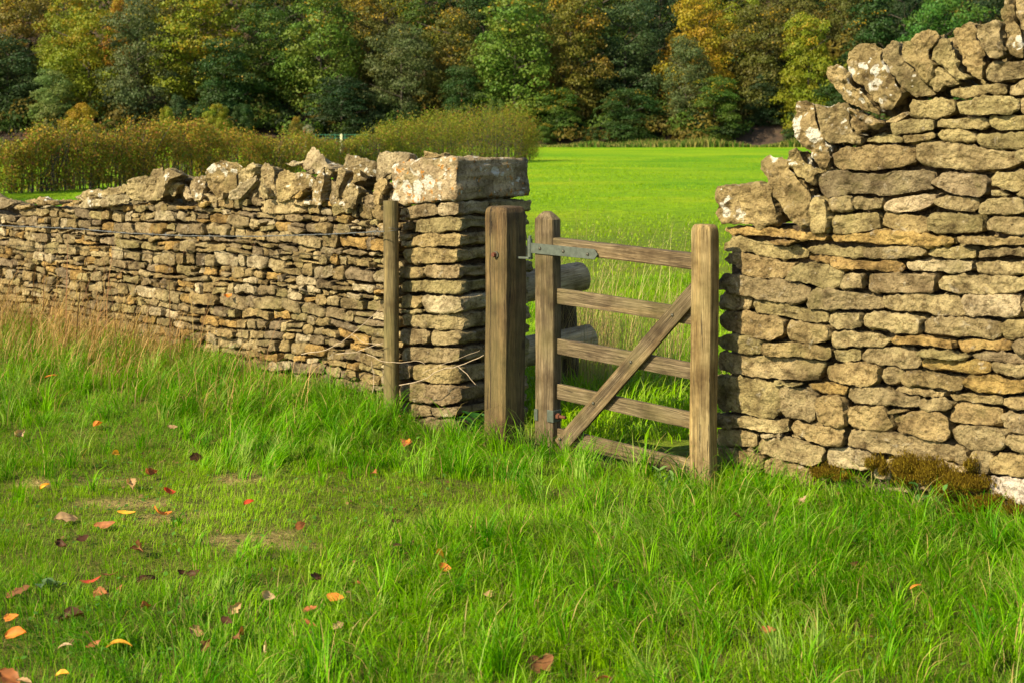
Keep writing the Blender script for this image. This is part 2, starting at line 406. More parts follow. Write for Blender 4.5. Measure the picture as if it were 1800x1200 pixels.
PALETTE = np.array([(0.41, 0.30, 0.125), (0.37, 0.275, 0.115), (0.46, 0.36, 0.17), (0.45, 0.29, 0.09), (0.33, 0.25, 0.125),
                    (0.38, 0.295, 0.14), (0.48, 0.32, 0.09), (0.29, 0.22, 0.12), (0.54, 0.44, 0.25), (0.40, 0.325, 0.135)])
_sid = [0]
def stone(plane, P2, D, r=0.018, amp=1.0, off=None, res=0.009, tint=None, tilt=0.06, d0=0.0, cuts=None, grow=0.0003, back=0.0):
    """one stone: outline P2 (s,h), rounded front, depth D behind the face.  returns V, Q, C"""
    _sid[0] += 1; sid = _sid[0]; rr = np.random.default_rng(sid * 13 + 5)
    P2 = np.asarray(P2, float)
    per = np.sum(np.linalg.norm(np.roll(P2, -1, 0) - P2, axis=1))
    M = int(np.clip(per / res, 18, 150)); B = resample(P2, M)
    area = 0.5 * np.sum(B[:, 0] * np.roll(B[:, 1], -1) - np.roll(B[:, 0], -1) * B[:, 1])
    if area < 0: B = B[::-1].copy()
    c = B.mean(0); cov = np.cov((B - c).T); ev, E = np.linalg.eigh(cov)
    ax = E[:, 1]; t = (B - c) @ ax; tw = (B - c) @ E[:, 0]; L = (t.max() - t.min()) / 2; W = (tw.max() - tw.min()) / 2
    tc_ = np.clip(t - (t.max() + t.min()) / 2, -max(L - W, 0.001), max(L - W, 0.001)) + (t.max() + t.min()) / 2
    Cc = c + tc_[:, None] * ax
    r = min(r, W * 0.8, D * 0.4)
    hw = np.linalg.norm(B - Cc, axis=1)
    B = B + (B - Cc) / np.maximum(np.linalg.norm(B - Cc, axis=1), 1e-6)[:, None] * grow * (np.linalg.norm(B - Cc, axis=1) > .008)[:, None]; hw = np.linalg.norm(B - Cc, axis=1)
    nf = int(np.clip(W / res, 2, 7))
    rings = []                                                # (inset distance, depth)
    for k in range(nf): rings.append(('f', k / nf))
    for a in (0.0, 0.5, 1.0): rings.append(('r', a))
    nb = max(2, int(min(D, 0.2) / (res * 2.2)))
    for k in range(1, nb + 1): rings.append(('s', k / nb))
    if back: rings.append(('e', 1.0))
    if off is None: off = rr.normal(0, 0.013)
    tx, ty = rr.normal(0, tilt), rr.normal(0, tilt) - 0.02
    S = []; Hh = []; Dp = []; NS = []; NH = []; ND = []
    O = (B - Cc) / np.maximum(hw, 1e-4)[:, None]
    for kind, a in rings:
        if kind == 'f':
            q = Cc + (B - Cc) * (a * np.maximum(hw - r, 0) / np.maximum(hw, 1e-6))[:, None]; dep = 0; nn = (0, 1)
        elif kind == 'r':
            ang = a * math.pi / 2
            ins = r * (1 - math.sin(ang)); q = B - O * np.minimum(ins, hw)[:, None]; dep = -r * (1 - math.cos(ang)); nn = (math.sin(ang), math.cos(ang))
        elif kind == 'e':
            q = Cc; dep = -D * 1.02; nn = (0, 0)
        else:
            q = B - O * np.minimum(0.006 * a + back * hw * a ** 1.3, hw)[:, None] if back else B - O * (0.006 * a); dep = -r - (D - r) * a; nn = (1, 0)
        S.append(q[:, 0]); Hh.append(q[:, 1]); Dp.append(np.full(M, dep)); NS.append(O[:, 0] * nn[0]); NH.append(O[:, 1] * nn[0]); ND.append(np.full(M, nn[1]))
    S, Hh, Dp, NS, NH, ND = [np.concatenate(z) for z in (S, Hh, Dp, NS, NH, ND)]
    Q3 = np.stack([S, Hh, Dp], 1) + sid * 3.17
    Q3s = Q3 * np.array([1.0, 1.5, 1.0])
    nz = 0.010 * fbm(Q3s, 7, 2, 3) + 0.0085 * fbm(Q3s, 24, 3, 7) - 0.014 * np.abs(fbm(Q3s, 13, 2, 11)) + 0.008 * fbm(Q3, 60, 2, 19)
    nz = nz * amp
    edge = np.where(ND > .5, .6, 1.25)
    S = S + NS * nz * edge; Hh = Hh + NH * nz * edge; Dp = Dp + ND * nz
    if cuts is None: cuts = 7
    for _k in range(cuts):
        e1 = E[:, 1] * rr.choice([-1, 1]) * abs(rr.normal(0, .55)) / 1.0; e2 = E[:, 0] * rr.choice([-1, 1]) * abs(rr.normal(0, .8))
        nv = np.array([e1[0] + e2[0], e1[1] + e2[1], rr.uniform(.45, 1.3)]); nv /= np.linalg.norm(nv)
        ex = L * abs(nv[:2] @ E[:, 1]) + W * abs(nv[:2] @ E[:, 0])
        of = ex * rr.uniform(.50, .88) + 0.002
        q_ = nv[0] * (S - c[0]) + nv[1] * (Hh - c[1]) + nv[2] * Dp - of
        q_ = np.minimum(np.maximum(q_, 0), min(0.035 * max(amp, .7), W * .6)) * (Dp > -0.10)
        S = S - nv[0] * q_ * .12; Hh = Hh - nv[1] * q_ * .12; Dp = Dp - nv[2] * q_
    front = np.clip(1 + Dp / 0.06, 0, 1)
    Dp = Dp + (tx * (S - c[0]) + ty * (Hh - c[1])) * front + off + d0
    V = plane.world(S, Hh, Dp)
    nr = len(rings); i = np.arange(M); j = (i + 1) % M; Q = []
    for k in range(nr - 1): Q.append(np.stack([k * M + i, (k + 1) * M + i, (k + 1) * M + j, k * M + j], 1))
    if tint is None:
        tint = PALETTE[rr.integers(len(PALETTE))] * rr.uniform(0.78, 1.12)
    C = np.tile(np.asarray(tint), (len(V), 1))
    return V, np.concatenate(Q), C

class Acc:
    def __init__(s): s.V = []; s.Q = []; s.C = []; s.n = 0
    def add(s, t):
        V, Q, C = t; s.V.append(V); s.Q.append(Q + s.n); s.C.append(C); s.n += len(V)
    def build(s, name, mat, parent=None, sharp=None, **k):
        o = mesh_np(name, np.concatenate(s.V), np.concatenate(s.Q), mat, parent, cols=np.concatenate(s.C), **k)
        if sharp: o.data.set_sharp_from_angle(angle=R(sharp))
        return o

def tile(plane, ox, oy, poly, sc=6.0):
    a = np.array(poly, float).reshape(-1, 2)
    return plane.px(ox + a[:, 0] / sc, oy + a[:, 1] / sc)

A_, B_, C_, D_, E_, F_, G_, H_, T1, T2 = (1240, 250), (1500, 200), (1240, 400), (1500, 390), (1240, 580), (1500, 580), (1240, 720), (1500, 740), (1500, 0), (1320, 100)
RW = [
(A_, (1140,420,1180,340,1300,310,1640,320,1810,330,2000,290,2380,290,2400,380,2350,460,2400,500,2200,540,1880,590,1700,560,1560,560,1270,595,1160,540), 7),
(A_, (1340,130,1400,60,1560,40,1900,30,2190,40,2200,150,2130,240,2040,280,1740,310,1400,300,1340,260), 1),
(A_, (1130,580,1180,575,1270,620,1300,720,1280,960,1230,975,1120,940,1115,650), 9),
(A_, (1290,600,1490,570,1540,590,1540,720,1480,730,1330,720,1290,650), 2),
(A_, (1555,600,1580,585,1850,590,1860,620,1840,710,1640,730,1560,720), 5),
(A_, (1310,820,1450,760,1640,740,1800,735,1820,900,1740,940,1440,980,1330,960,1300,880), 9),
(A_, (160,900,450,895,740,920,1000,930,1130,960,1280,990,1240,1060,1000,1040,640,1010,400,990,200,980,150,930), 3),
(A_, (650,1040,860,1045,960,1040,840,1100,760,1100,680,1065), 3),
(A_, (140,1080,230,1000,330,990,560,1050,720,1100,900,1110,1010,1130,1020,1220,940,1240,720,1240,560,1210,400,1170,200,1160,140,1140), 9),
(B_, (330,80,480,0,580,-40,600,0,540,50,420,110,330,95), 5),
(T1, (605,1060,780,1050,930,1025,1090,1070,1080,1180,1000,1230,780,1250,600,1220), 9),
(T1, (1090,1080,1280,1040,1400,1015,1640,1010,1740,1060,1760,1140,1650,1200,1600,1210,1300,1230,1120,1200), 9),
(T1, (1000,950,1180,905,1350,890,1580,880,1600,990,1400,1000,1250,1030,1100,1035,1020,1010), 9),
(T1, (1620,910,1750,850,1850,820,1900,1000,1700,1010,1640,990), 2),
(T1, (1400,690,1480,650,1700,650,1850,650,1880,820,1700,850,1500,880,1390,850,1380,760), 5),
(T1, (1760,1090,1800,1030,1900,1030,1900,1180,1800,1190), 2),
(B_, (410,110,600,60,780,50,860,80,860,170,720,200,540,220,430,230,410,160), 9),
(B_, (880,80,980,55,1240,40,1400,50,1400,160,1100,165,880,140), 9),
(B_, (1430,40,1520,20,1850,5,1850,150,1700,180,1500,180,1430,130), 9),
(B_, (110,260,230,220,400,210,520,250,520,310,300,315,110,305), 9),
(B_, (520,240,680,215,860,200,880,250,700,300,540,320), 0),
(B_, (880,220,940,175,1200,175,1270,230,1250,310,1050,300,910,275), 9),
(B_, (1270,250,1320,215,1650,210,1800,170,1860,180,1860,360,1700,375,1350,360,1290,310), 9),
(B_, (650,330,720,310,850,290,1100,320,1330,370,1700,400,1790,500,1640,580,1300,610,1180,600,850,585,700,530,650,430), 2),
(B_, (1720,400,1760,375,1860,380,1860,510,1780,500,1720,460), 2),
(B_, (800,730,870,660,960,615,1200,620,1350,640,1420,700,1410,850,1330,890,1080,870,900,790), 7),
(B_, (1420,670,1500,620,1850,600,1850,780,1700,850,1500,780,1440,740), 9),
(B_, (1440,800,1520,800,1640,870,1460,870), 9),
(B_, (1700,850,1850,790,1850,880,1720,875), 9),
(B_, (290,980,400,890,650,850,860,835,870,880,820,980,620,1040,480,1050,320,1020), 8),
(B_, (840,900,900,865,1080,870,1300,900,1310,1000,1240,1050,1050,1020,850,970), 5),
(B_, (1310,1020,1340,940,1420,890,1640,880,1790,880,1830,1050,1700,1070,1400,1080,1310,1060), 2),
(B_, (260,1090,320,1050,520,1070,760,1080,770,1250,700,1280,520,1270,320,1200,255,1180), 0),
(B_, (770,1100,850,1055,1150,1060,1340,1090,1350,1240,1280,1260,900,1270,770,1230), 9),
(B_, (1360,1140,1480,1090,1860,1080,1860,1280,1600,1270,1400,1230), 2),
(D_, (-290,160,-240,130,0,130,120,110,300,85,480,130,760,150,1060,165,1070,230,950,250,740,270,560,245,240,240,0,215,-230,225), 6),
(D_, (1075,150,1300,140,1500,175,1860,170,1860,250,1500,260,1130,240,1090,200), 0),
(C_, (1020,230,1060,195,1300,215,1690,230,1640,330,1300,310,1060,270), 9),
(D_, (90,300,180,270,480,265,700,270,740,350,620,380,400,400,200,395,80,360), 5),
(D_, (745,300,780,280,980,290,1100,250,1270,290,1280,380,1100,400,850,390,745,360), 9),
(D_, (1290,310,1400,280,1500,265,1860,280,1860,380,1650,370,1480,390,1300,390), 4),
(C_, (1070,295,1180,295,1270,320,1280,370,1180,370,1080,340), 3),
(C_, (1285,330,1340,320,1560,345,1900,350,2050,370,2080,400,2040,460,1900,475,1640,450,1380,440,1290,390), 3),
(D_, (515,420,700,400,1200,405,1245,440,1240,520,1150,540,860,540,560,520), 8),
(D_, (1250,440,1400,415,1860,420,1860,560,1560,560,1310,550), 2),
(C_, (120,340,200,275,330,280,560,320,850,370,900,380,880,480,800,545,560,540,400,520,340,440,280,400,160,380), 0),
(C_, (840,540,940,400,1080,360,1250,390,1350,440,1420,460,1410,640,1280,655,1130,610,960,570,840,560), 9),
(C_, (1420,590,1450,490,1560,470,1640,490,1660,640,1500,650,1420,630), 5),
(D_, (90,560,260,540,560,545,840,560,860,640,840,740,640,765,340,760,160,750,100,700), 4),
(D_, (860,640,920,565,1150,560,1500,570,1860,590,1850,700,1720,755,1560,750,1400,770,1060,760,900,730), 2),
(C_, (100,600,200,500,330,480,420,520,660,550,1020,590,1100,640,1080,770,960,810,760,790,400,730,220,680,120,650), 4),
(C_, (100,760,180,690,360,700,440,740,440,890,320,870,130,860,100,820), 2),
(C_, (430,800,470,750,640,760,860,810,1080,870,1270,890,1280,1000,1160,1010,960,990,760,940,620,920,470,900), 9),
(C_, (1070,840,1100,680,1160,640,1400,660,1680,700,1860,760,1840,860,1680,880,1400,870,1100,870), 4),
(D_, (275,840,310,775,680,770,1080,770,1120,830,1160,990,1050,1005,860,985,700,960,420,940,290,910), 2),
(D_, (1120,830,1180,775,1500,775,1740,790,1750,1000,1640,1015,1300,1000,1220,1025,1150,940), 8),
(D_, (1760,850,1860,770,1860,1020,1780,1000), 4),
(C_, (90,930,150,880,340,890,640,920,830,970,840,1130,700,1195,560,1190,400,1140,150,1080,90,1020), 0),
(C_, (840,1080,880,980,1060,1010,1290,1050,1310,1100,1280,1200,1140,1230,980,1200,860,1180), 0),
(C_, (1280,950,1320,900,1500,890,1640,910,1645,1040,1560,1080,1400,1080,1300,1040), 2),
(D_, (80,980,260,960,500,975,720,1010,720,1170,640,1190,480,1170,350,1130,100,1120), 2),
(D_, (720,1070,780,1010,1080,1000,1500,1060,1530,1150,1540,1230,1440,1250,1200,1220,900,1190,720,1180), 5),
(D_, (1510,1080,1620,1040,1860,1050,1860,1200,1700,1240,1560,1210), 9),
(E_, (120,80,200,40,320,50,500,90,590,140,590,250,480,265,330,240,200,210,130,150), 9),
(E_, (585,190,620,130,860,115,1100,150,1320,190,1320,300,1200,325,960,290,760,280,600,270), 0),
(E_, (1290,100,1320,20,1500,10,1700,25,1860,60,1980,90,1860,190,1700,170,1400,190,1310,170), 2),
(F_, (360,110,480,65,760,50,1050,110,1060,200,960,195,820,160,640,165,440,160), 3),
(F_, (1060,110,1150,90,1500,110,1640,130,1640,230,1400,215,1120,230,1070,160), 3),
(F_, (1645,150,1720,110,1860,100,1860,250,1700,240), 4),
(E_, (1320,220,1540,190,1620,210,1630,330,1400,350,1340,290), 9),
(F_, (70,270,120,190,380,175,480,180,640,240,680,290,670,410,500,425,400,380,150,360,80,310), 5),
(F_, (650,230,720,205,1000,205,1200,280,1160,310,900,315,690,280), 9),
(F_, (1200,270,1280,235,1450,230,1860,270,1860,350,1700,375,1500,350,1280,320), 7),
(F_, (680,330,720,310,1000,320,1300,330,1440,370,1440,440,1200,465,1000,430,680,415), 6),
(F_, (1450,420,1480,370,1860,370,1860,490,1700,500,1460,450), 5),
(F_, (495,490,560,435,720,430,960,450,1180,490,1170,620,1060,650,860,600,540,570), 0),
(F_, (1165,540,1240,490,1440,465,1640,510,1860,530,1800,670,1600,680,1300,650,1180,600), 6),
(E_, (70,330,100,240,160,220,360,270,660,280,920,290,1200,330,1230,360,1190,480,1150,550,940,540,500,510,240,470,80,430), 5),
(E_, (1220,440,1260,380,1500,340,1600,335,1820,380,1830,540,1700,600,1420,570,1240,530), 0),
(F_, (290,420,330,390,430,400,510,450,520,540,380,600,290,560), 5),
(E_, (30,520,60,475,240,480,500,520,730,560,760,600,780,850,700,920,560,925,400,890,130,860,80,760,40,680), 9),
(E_, (720,540,850,545,1020,570,960,590,780,590,720,580), 9),
(E_, (1030,575,1180,555,1400,580,1500,600,1450,690,1320,675,1160,650,1060,600), 6),
(E_, (770,600,900,590,1050,610,1170,680,1150,820,1140,960,1060,970,920,940,840,920,790,840,770,700), 4),
(E_, (1160,740,1220,685,1400,690,1460,760,1490,1000,1400,1030,1220,990,1160,900), 0),
(F_, (-110,720,-80,630,0,595,300,595,430,660,700,710,700,820,560,820,300,780,0,780), 4),
(F_, (415,640,460,595,640,595,960,650,950,710,860,720,600,690,440,660), 2),
(F_, (690,790,760,720,1000,740,1045,790,1000,850,820,850), 2),
(F_, (975,680,1020,660,1300,670,1560,700,1570,800,1300,770,1060,760), 0),
(F_, (1570,700,1860,700,1860,840,1700,830,1580,790), 0),
(E_, (1460,870,1500,800,1660,800,1860,800,1920,900,1985,1020,1900,1070,1700,1060,1540,1030,1490,960), 0),
(F_, (360,860,420,815,560,830,560,860,400,880), 0),
(F_, (415,920,450,895,540,895,500,970,430,975), 0),
(F_, (440,1050,500,930,600,840,800,845,1020,920,1020,1140,940,1180,760,1140,460,1080), 0),
(F_, (1010,870,1080,785,1300,785,1560,820,1580,900,1560,1000,1340,1000,1060,970,1020,910), 0),
(F_, (1580,900,1660,860,1860,880,1860,1080,1700,1070,1580,1010), 4),
(G_, (75,100,120,35,400,80,720,100,860,90,870,240,760,245,500,210,120,190,80,140), 2),
(G_, (65,230,120,195,360,215,540,250,540,390,360,405,120,380,65,340), 2),
(G_, (585,250,700,240,830,280,780,300,600,305), 8),
(G_, (850,260,960,290,1000,320,940,320), 2),
(G_, (880,180,900,120,1080,150,1200,160,1460,200,1450,390,1260,380,1060,320,890,240), 0),
(H_, (-90,160,-70,85,0,95,480,130,720,170,1000,240,1180,300,1190,440,1140,460,1000,420,760,430,540,400,400,360,130,320,-80,260), 2),
(G_, (530,350,580,310,860,290,1000,340,1200,370,1240,420,1220,560,1140,600,960,570,740,510,540,450), 2),
(G_, (95,420,120,385,400,430,620,480,600,640,480,620,280,590,110,570), 0),
(G_, (430,410,520,410,520,450), 2),
(G_, (1245,480,1270,410,1480,400,1660,450,1780,500,1760,620,1640,660,1400,620,1250,590), 8),
(G_, (605,580,650,515,760,530,960,600,1140,640,1130,760,960,760,700,720,620,640), 0),
(G_, (90,620,130,590,240,610,400,620,400,680,200,700,90,670), 8),
(G_, (410,630,600,640,590,670,430,660), 2),
(G_, (420,720,480,680,640,690,680,760,640,800,420,780), 0),
(G_, (780,770,860,745,960,760,960,830,800,830), 2),
(G_, (100,720,400,710,420,820,100,820), 0), (G_, (700,730,790,740,800,840,680,830), 0), (G_, (960,780,1500,700,1700,900,1000,900), 5),
(H_, (1020,140,1080,35,1300,40,1560,90,1630,140,1600,270,1440,305,1200,290,1100,240,1040,200), 5),
(H_, (1595,200,1660,130,1860,140,1860,340,1700,310,1620,240), 2),
(H_, (0,320,120,330,180,400,150,470,0,480), 8),
(H_, (1200,380,1240,310,1420,310,1480,350,1420,560,1320,550,1240,500), 5),
(H_, (1430,420,1500,350,1640,325,1860,360,1860,600,1640,570,1480,540), 0),
(H_, (320,400,400,390,410,470,330,470), 2), (H_, (210,540,290,470,400,560,400,620,230,610), 8),
(H_, (820,440,920,415,1060,450,1200,510,1180,560,900,520), 8),
(H_, (1420,640,1460,575,1640,590,1900,610,1920,870,1800,880,1600,820,1430,780), 10),
(H_, (600,560,640,520,760,570,850,650,720,660), 8), (H_, (1120,740,1300,720,1400,760,1400,820,1150,800), 5),
(H_, (350,700,500,680,640,720,600,760,400,740), 8), (H_, (450,480,800,520,860,760,480,700), 7), (H_, (860,560,1420,600,1400,740,900,700), 7),
(H_, (640,780,1200,820,1300,1000,600,950), 7), (H_, (1250,820,1860,900,1860,1080,1300,1000), 7),
]
RC = [  # coping of the right wall
(T1, (1690,-60,1860,-60,1900,330,1800,290,1735,190,1700,120), 2, 0.30),
(T1, (1620,0,1690,-30,1700,110,1735,200,1810,300,1830,630,1750,640,1650,590,1610,470,1600,250,1565,120), 0, 0.32),
(T1, (1345,270,1440,240,1560,180,1600,230,1610,450,1640,600,1560,640,1460,630,1360,500,1315,370), 2, 0.30),
(T1, (1040,290,1180,235,1280,230,1335,290,1320,380,1390,560,1395,700,1370,860,1320,850,1190,760,1110,620,1060,480), 0, 0.34),
(T1, (860,500,930,410,1020,400,1060,520,1110,640,1180,740,1290,840,1150,890,1050,790,940,700,840,590), 9, 0.26),
(T1, (500,440,620,400,700,320,820,285,930,310,970,380,900,480,840,560,860,640,900,700,820,900,760,860,620,700,540,640,500,540), 0, 0.34),
(T1, (830,700,920,700,1060,800,1140,890,960,930,890,1010,850,950,780,860,790,770), 9, 0.16),
(T1, (350,470,420,420,500,420,500,560,560,660,620,740,740,850,850,970,780,1030,680,1030,540,960,470,840,380,740,300,620,330,500), 5, 0.30),
(T1, (0,470,80,430,200,450,330,490,290,600,350,720,470,860,570,1000,440,1190,370,1190,250,1090,220,1020,60,900,-30,830,-80,760,-100,560), 0, 0.36),
(T2, (810,200,830,110,880,90,1040,110,1060,200,1100,270,1230,360,1300,440,1370,560,1380,630,1280,600,1140,560,1010,490,980,470,930,380,850,270), 0, 0.34),
(T2, (680,500,760,510,830,510,1000,485,1050,540,1050,680,1110,830,1180,850,1180,930,860,930,800,900,740,820,700,700,670,570), 1, 0.30),
(T2, (1050,540,1080,530,1160,580,1380,640,1430,720,1300,770,1180,810,1120,840,1070,770,1050,690), 1, 0.20),
(T2, (460,600,480,500,530,450,650,465,690,500,700,650,740,780,800,900,840,1000,850,1100,790,1200,700,1180,650,1120,600,1000,520,920,480,840,440,720), 0, 0.32),
(A_, (850,180,900,90,970,40,1010,100,1060,200,1130,240,1200,320,1160,340,1130,470,1040,410,940,330,850,240), 9, 0.26),
(A_, (590,150,630,120,720,155,800,155,850,180,850,250,940,330,1000,400,1130,520,1140,600,1120,900,1060,920,1000,910,850,760,780,680,700,570,660,470,600,370,550,290,540,215), 1, 0.32),
(A_, (90,460,200,440,620,440,680,500,700,600,740,720,740,870,680,890,540,895,160,880,100,820,85,640), 0, 0.44),
]
def slab(plane, prof, d_front, d_back, name, parent, mat, tint=(0.2, 0.15, 0.09)):
    """solid core of the wall: profile (s,h) list, extruded"""
    P = np.array(prof, float); n = len(P)
    a = plane.world(P[:, 0], P[:, 1], np.full(n, d_front)); b = plane.world(P[:, 0], P[:, 1], np.full(n, d_back))
    bm = bmesh.new(); va = [bm.verts.new(p) for p in a]; vb = [bm.verts.new(p) for p in b]
    bm.faces.new(va); bm.faces.new(vb[::-1])
    for i in range(n):
        j = (i + 1) % n; bm.faces.new((va[j], va[i], vb[i], vb[j]))
    bmesh.ops.recalc_face_normals(bm, faces=bm.faces[:]); bmesh.ops.triangulate(bm, faces=bm.faces[:])
    me = bpy.data.meshes.new(name); bm.to_mesh(me); bm.free()
    ca = me.color_attributes.new('tint', 'FLOAT_COLOR', 'POINT')
    ca.data.foreach_set('color', np.tile(np.array(tuple(tint) + (1,), np.float32), len(me.vertices)))
    me.materials.append(mat); o = bpy.data.objects.new(name, me); COL.objects.link(o)
    o.parent = parent; o.location = -Vector(parent.location); return o

def tintof(k, rr):
    if k == 10: return np.array((0.62, 0.53, 0.42))
    return PALETTE[k] * .80 * rr.uniform(0.80, 1.15) * (1 + rr.normal(0, 0.012, 3)) + np.array((0.40, 0.305, 0.145)) * .20

def courses(acc, plane, s0, s1, top, h0=-0.05, hmean=0.055, lmean=0.16, D=0.22, seed=1, d0=0.0, clipend=False, res=0.013, tf=(1, 1, 1)):
    """random dry-stone courses between s0 and s1 up to the height top(s)"""
    rr = np.random.default_rng(seed); h = h0
    wob = lambda s, h: 0.022 * math.sin(s * 1.7 + h * 3 + seed) + 0.016 * math.sin(s * 4.3 + h * 7 + seed * 2)
    tmax = max(top(s) for s in np.linspace(s0, s1, 20))
    def tt(): return PALETTE[rr.choice([0, 1, 2, 4, 5, 7, 8, 9, 3, 1, 5])] * rr.uniform(.72, 1.1) * np.array(tf)
    while h < tmax - 0.015:
        hh = np.clip(rr.lognormal(math.log(hmean), 0.30), 0.026, 0.12); s = s0
        while s < s1 - 0.02:
            L = np.clip(rr.lognormal(math.log(lmean * (0.75 + 5 * hh)), 0.42), 0.05, 0.45)
            e = min(s + L, s1) if clipend else s + L
            if e - s < 0.03: break
            m = (s + e) / 2
            if h + hh * 0.4 < top(m):
                H1 = hh
                def box(a, b, lo, hi, sl):
                    j = lambda q: rr.normal(0, q)
                    g_ = 0.0045
                    a2, b2 = a + g_, b - g_
                    pts = [(a2 + j(.004), lo + g_ + j(.005)), ((a2 + b2) / 2 + j(.03), lo + g_ + j(.005)), (b2 + j(.004), lo + g_ + j(.005)), (b2 + abs(j(.005)), (lo + hi) / 2 + j(.006)), (b2 + j(.008) - .004, hi - g_ + j(.005)), ((a2 + b2) / 2 + j(.03), hi - g_ + j(.006)), (a2 + j(.008) + .004, hi - g_ + j(.005)), (a2 - abs(j(.005)), (lo + hi) / 2 + j(.006))]
                    return [(x, y + wob(x, y) * .55 + sl * (x - (a + b) / 2)) for x, y in pts]
                sl = rr.normal(0, 0.06)
                if hh > 0.055 and rr.random() < 0.22:      # two thin ones instead of one
                    f = rr.uniform(.35, .65); mid = h + hh * f
                    acc.add(stone(plane, box(s, e, h, mid, sl), D, 0.006, 0.8, d0=d0, res=res, tint=tt()))
                    cut = s + (e - s) * rr.uniform(.3, .7)
                    if e - s > 0.16:
                        acc.add(stone(plane, box(s, cut, mid, h + hh, sl), D, 0.006, 0.8, d0=d0, res=res, tint=tt())); acc.add(stone(plane, box(cut, e, mid, h + hh, sl), D, 0.006, 0.8, d0=d0, res=res, tint=tt()))
                    else: acc.add(stone(plane, box(s, e, mid, h + hh, sl), D, 0.006, 0.8, d0=d0, res=res, tint=tt()))
                else:
                    acc.add(stone(plane, box(s, e, h, h + hh + rr.normal(0, .003), sl), D, 0.008, 1.05, d0=d0, res=res, tint=tt()))
            s = e
        h += hh

# --- right wall
rw = empty('dry_stone_wall', (0.93, 6.72, 0), 'tall tan dry stone wall right of the gate with its top stepping up to the right', 'wall')
acc = Acc(); rr = np.random.default_rng(3)
for (o_, poly, k) in RW:
    acc.add(stone(PR, tile(PR, *o_, poly), 0.20, r=0.008, grow=0.0012, tint=tintof(k, rr), res=0.0075, amp=1.05, tilt=0.06))
sR = float(PR.px(1806, 500)[0])
courses(acc, PR, sR, sR + 2.2, lambda s: 1.95 + 0.25 * (s - sR), -0.05, 0.075, 0.24, 0.2, 11, clipend=False)
# end face of the wall (turned away from the camera)
PRE = Plane(*(PR.world(np.array([-0.02]), np.array([0]), np.array([-0.46]))[0][:2]), AR - math.pi / 2)
courses(acc, PRE, 0.0, 0.42, lambda s: 1.10, -0.05, 0.07, 0.2, 0.12, 12, clipend=True)
rb = np.random.default_rng(31)
for (o_, poly, k, D) in RC:
    if D > .4: continue
    q = tile(PR, *o_, poly); c_ = q.mean(0); q = c_ + (q - c_) * [1.12, .92] - [.02, .02]
    acc.add(stone(PR, q, .16, r=.02, amp=1.3, tint=tintof(k, rb) * .8, d0=-.17, off=0, res=.014, back=.4, cuts=4))
acc.build('stonework', M_stone, rw, sharp=34)
prof_px = [(1262, 960), (1262, 402), (1425, 398), (1440, 300), (1545, 300), (1560, 225), (1600, 205), (1615, 175), (1690, 175), (1740, 150), (1740, 112), (1810, 108), (1810, 960)]
pp = [tuple(PR.px(u, v)) for u, v in prof_px]
pp.insert(-1, (sR + 2.2, 2.3)); pp[-2] = (sR + 2.2, 2.4); pp[-1] = (sR + 2.2, -0.2); pp[0] = (pp[0][0], -0.2)
slab(PR, pp, -0.12, -0.48, 'rubble_core', rw, M_stone)
for (o_, poly, k, D) in RC:
    a = Acc(); a.add(stone(PR, tile(PR, *o_, poly), D if D > .4 else D * .6, r=0.016, amp=1.5, tint=tintof(k, rr) * 0.95, res=0.0075, tilt=0.16 if D < .4 else 0.02, off=rr.normal(0.02, 0.02) if D < .4 else 0.0, cuts=9 if D < .4 else 1, grow=-0.001, back=0.12 if D > .4 else 0.5))
    a.build('coping_stone', M_cope, rw, sharp=32)

# --- left wall and its pillar
lw = empty('dry_stone_wall', (-0.28, 7.65, 0), 'long low dry stone wall left of the gate with upright coping stones and a square end pillar', 'wall')
acc = Acc()
P1, P2_, P3 = (660, 250), (660, 430), (660, 600)
PW = [
(P1, (640,650,740,625,870,620,880,780,640,790), 8), (P1, (320,700,420,650,620,640,630,780,450,800,340,820), 4), (P1, (250,700,320,690,320,780,250,770), 4),
(P1, (330,850,440,810,650,795,875,790,870,940,700,945,480,960,340,960), 9), (P1, (250,790,330,780,320,830,250,830), 0), (P1, (250,860,325,850,325,930,250,940), 7),
(P1, (250,1040,380,1040,380,1090,250,1110), 8), (P1, (350,1010,450,965,600,960,700,970,870,955,870,1110,640,1105,480,1115,380,1080), 0), (P1, (250,975,370,965,350,1030,250,1035), 2),
(P2_, (265,100,290,40,640,40,870,45,870,195,500,200,290,195), 0), (P2_, (250,220,490,240,500,360,250,370), 0), (P2_, (500,280,520,220,700,210,865,215,870,365,700,370,520,350), 4),
(P2_, (250,390,420,380,700,375,870,375,870,530,640,520,500,500,250,520), 9), (P2_, (250,540,460,540,480,600,420,670,340,680,250,660), 0),
(P2_, (470,580,520,540,700,535,870,545,870,725,640,730,490,720,490,640), 8), (P2_, (250,690,470,690,480,725,260,730), 2),
(P2_, (250,740,640,740,865,725,865,900,780,905,540,895,380,870,250,870), 2), (P2_, (250,890,490,880,540,930,540,1050,380,1050,250,1040), 4), (P2_, (545,940,600,905,870,905,870,1060,740,1070,600,1050,560,1010), 5),
(P3, (255,110,330,55,560,60,870,60,870,230,640,235,500,230,380,205,260,210), 4), (P3, (250,230,370,240,380,400,250,410), 7), (P3, (375,300,390,235,640,250,860,250,865,450,700,450,520,430,380,400), 0),
(P3, (240,430,520,450,860,465,860,650,700,680,640,660,420,630,240,600), 4), (P3, (560,690,860,680,870,800,600,800), 7), (P3, (240,640,560,690,590,800,240,790), 4), (P3, (240,810,870,815,870,990,240,990), 7),
]
rr = np.random.default_rng(8)
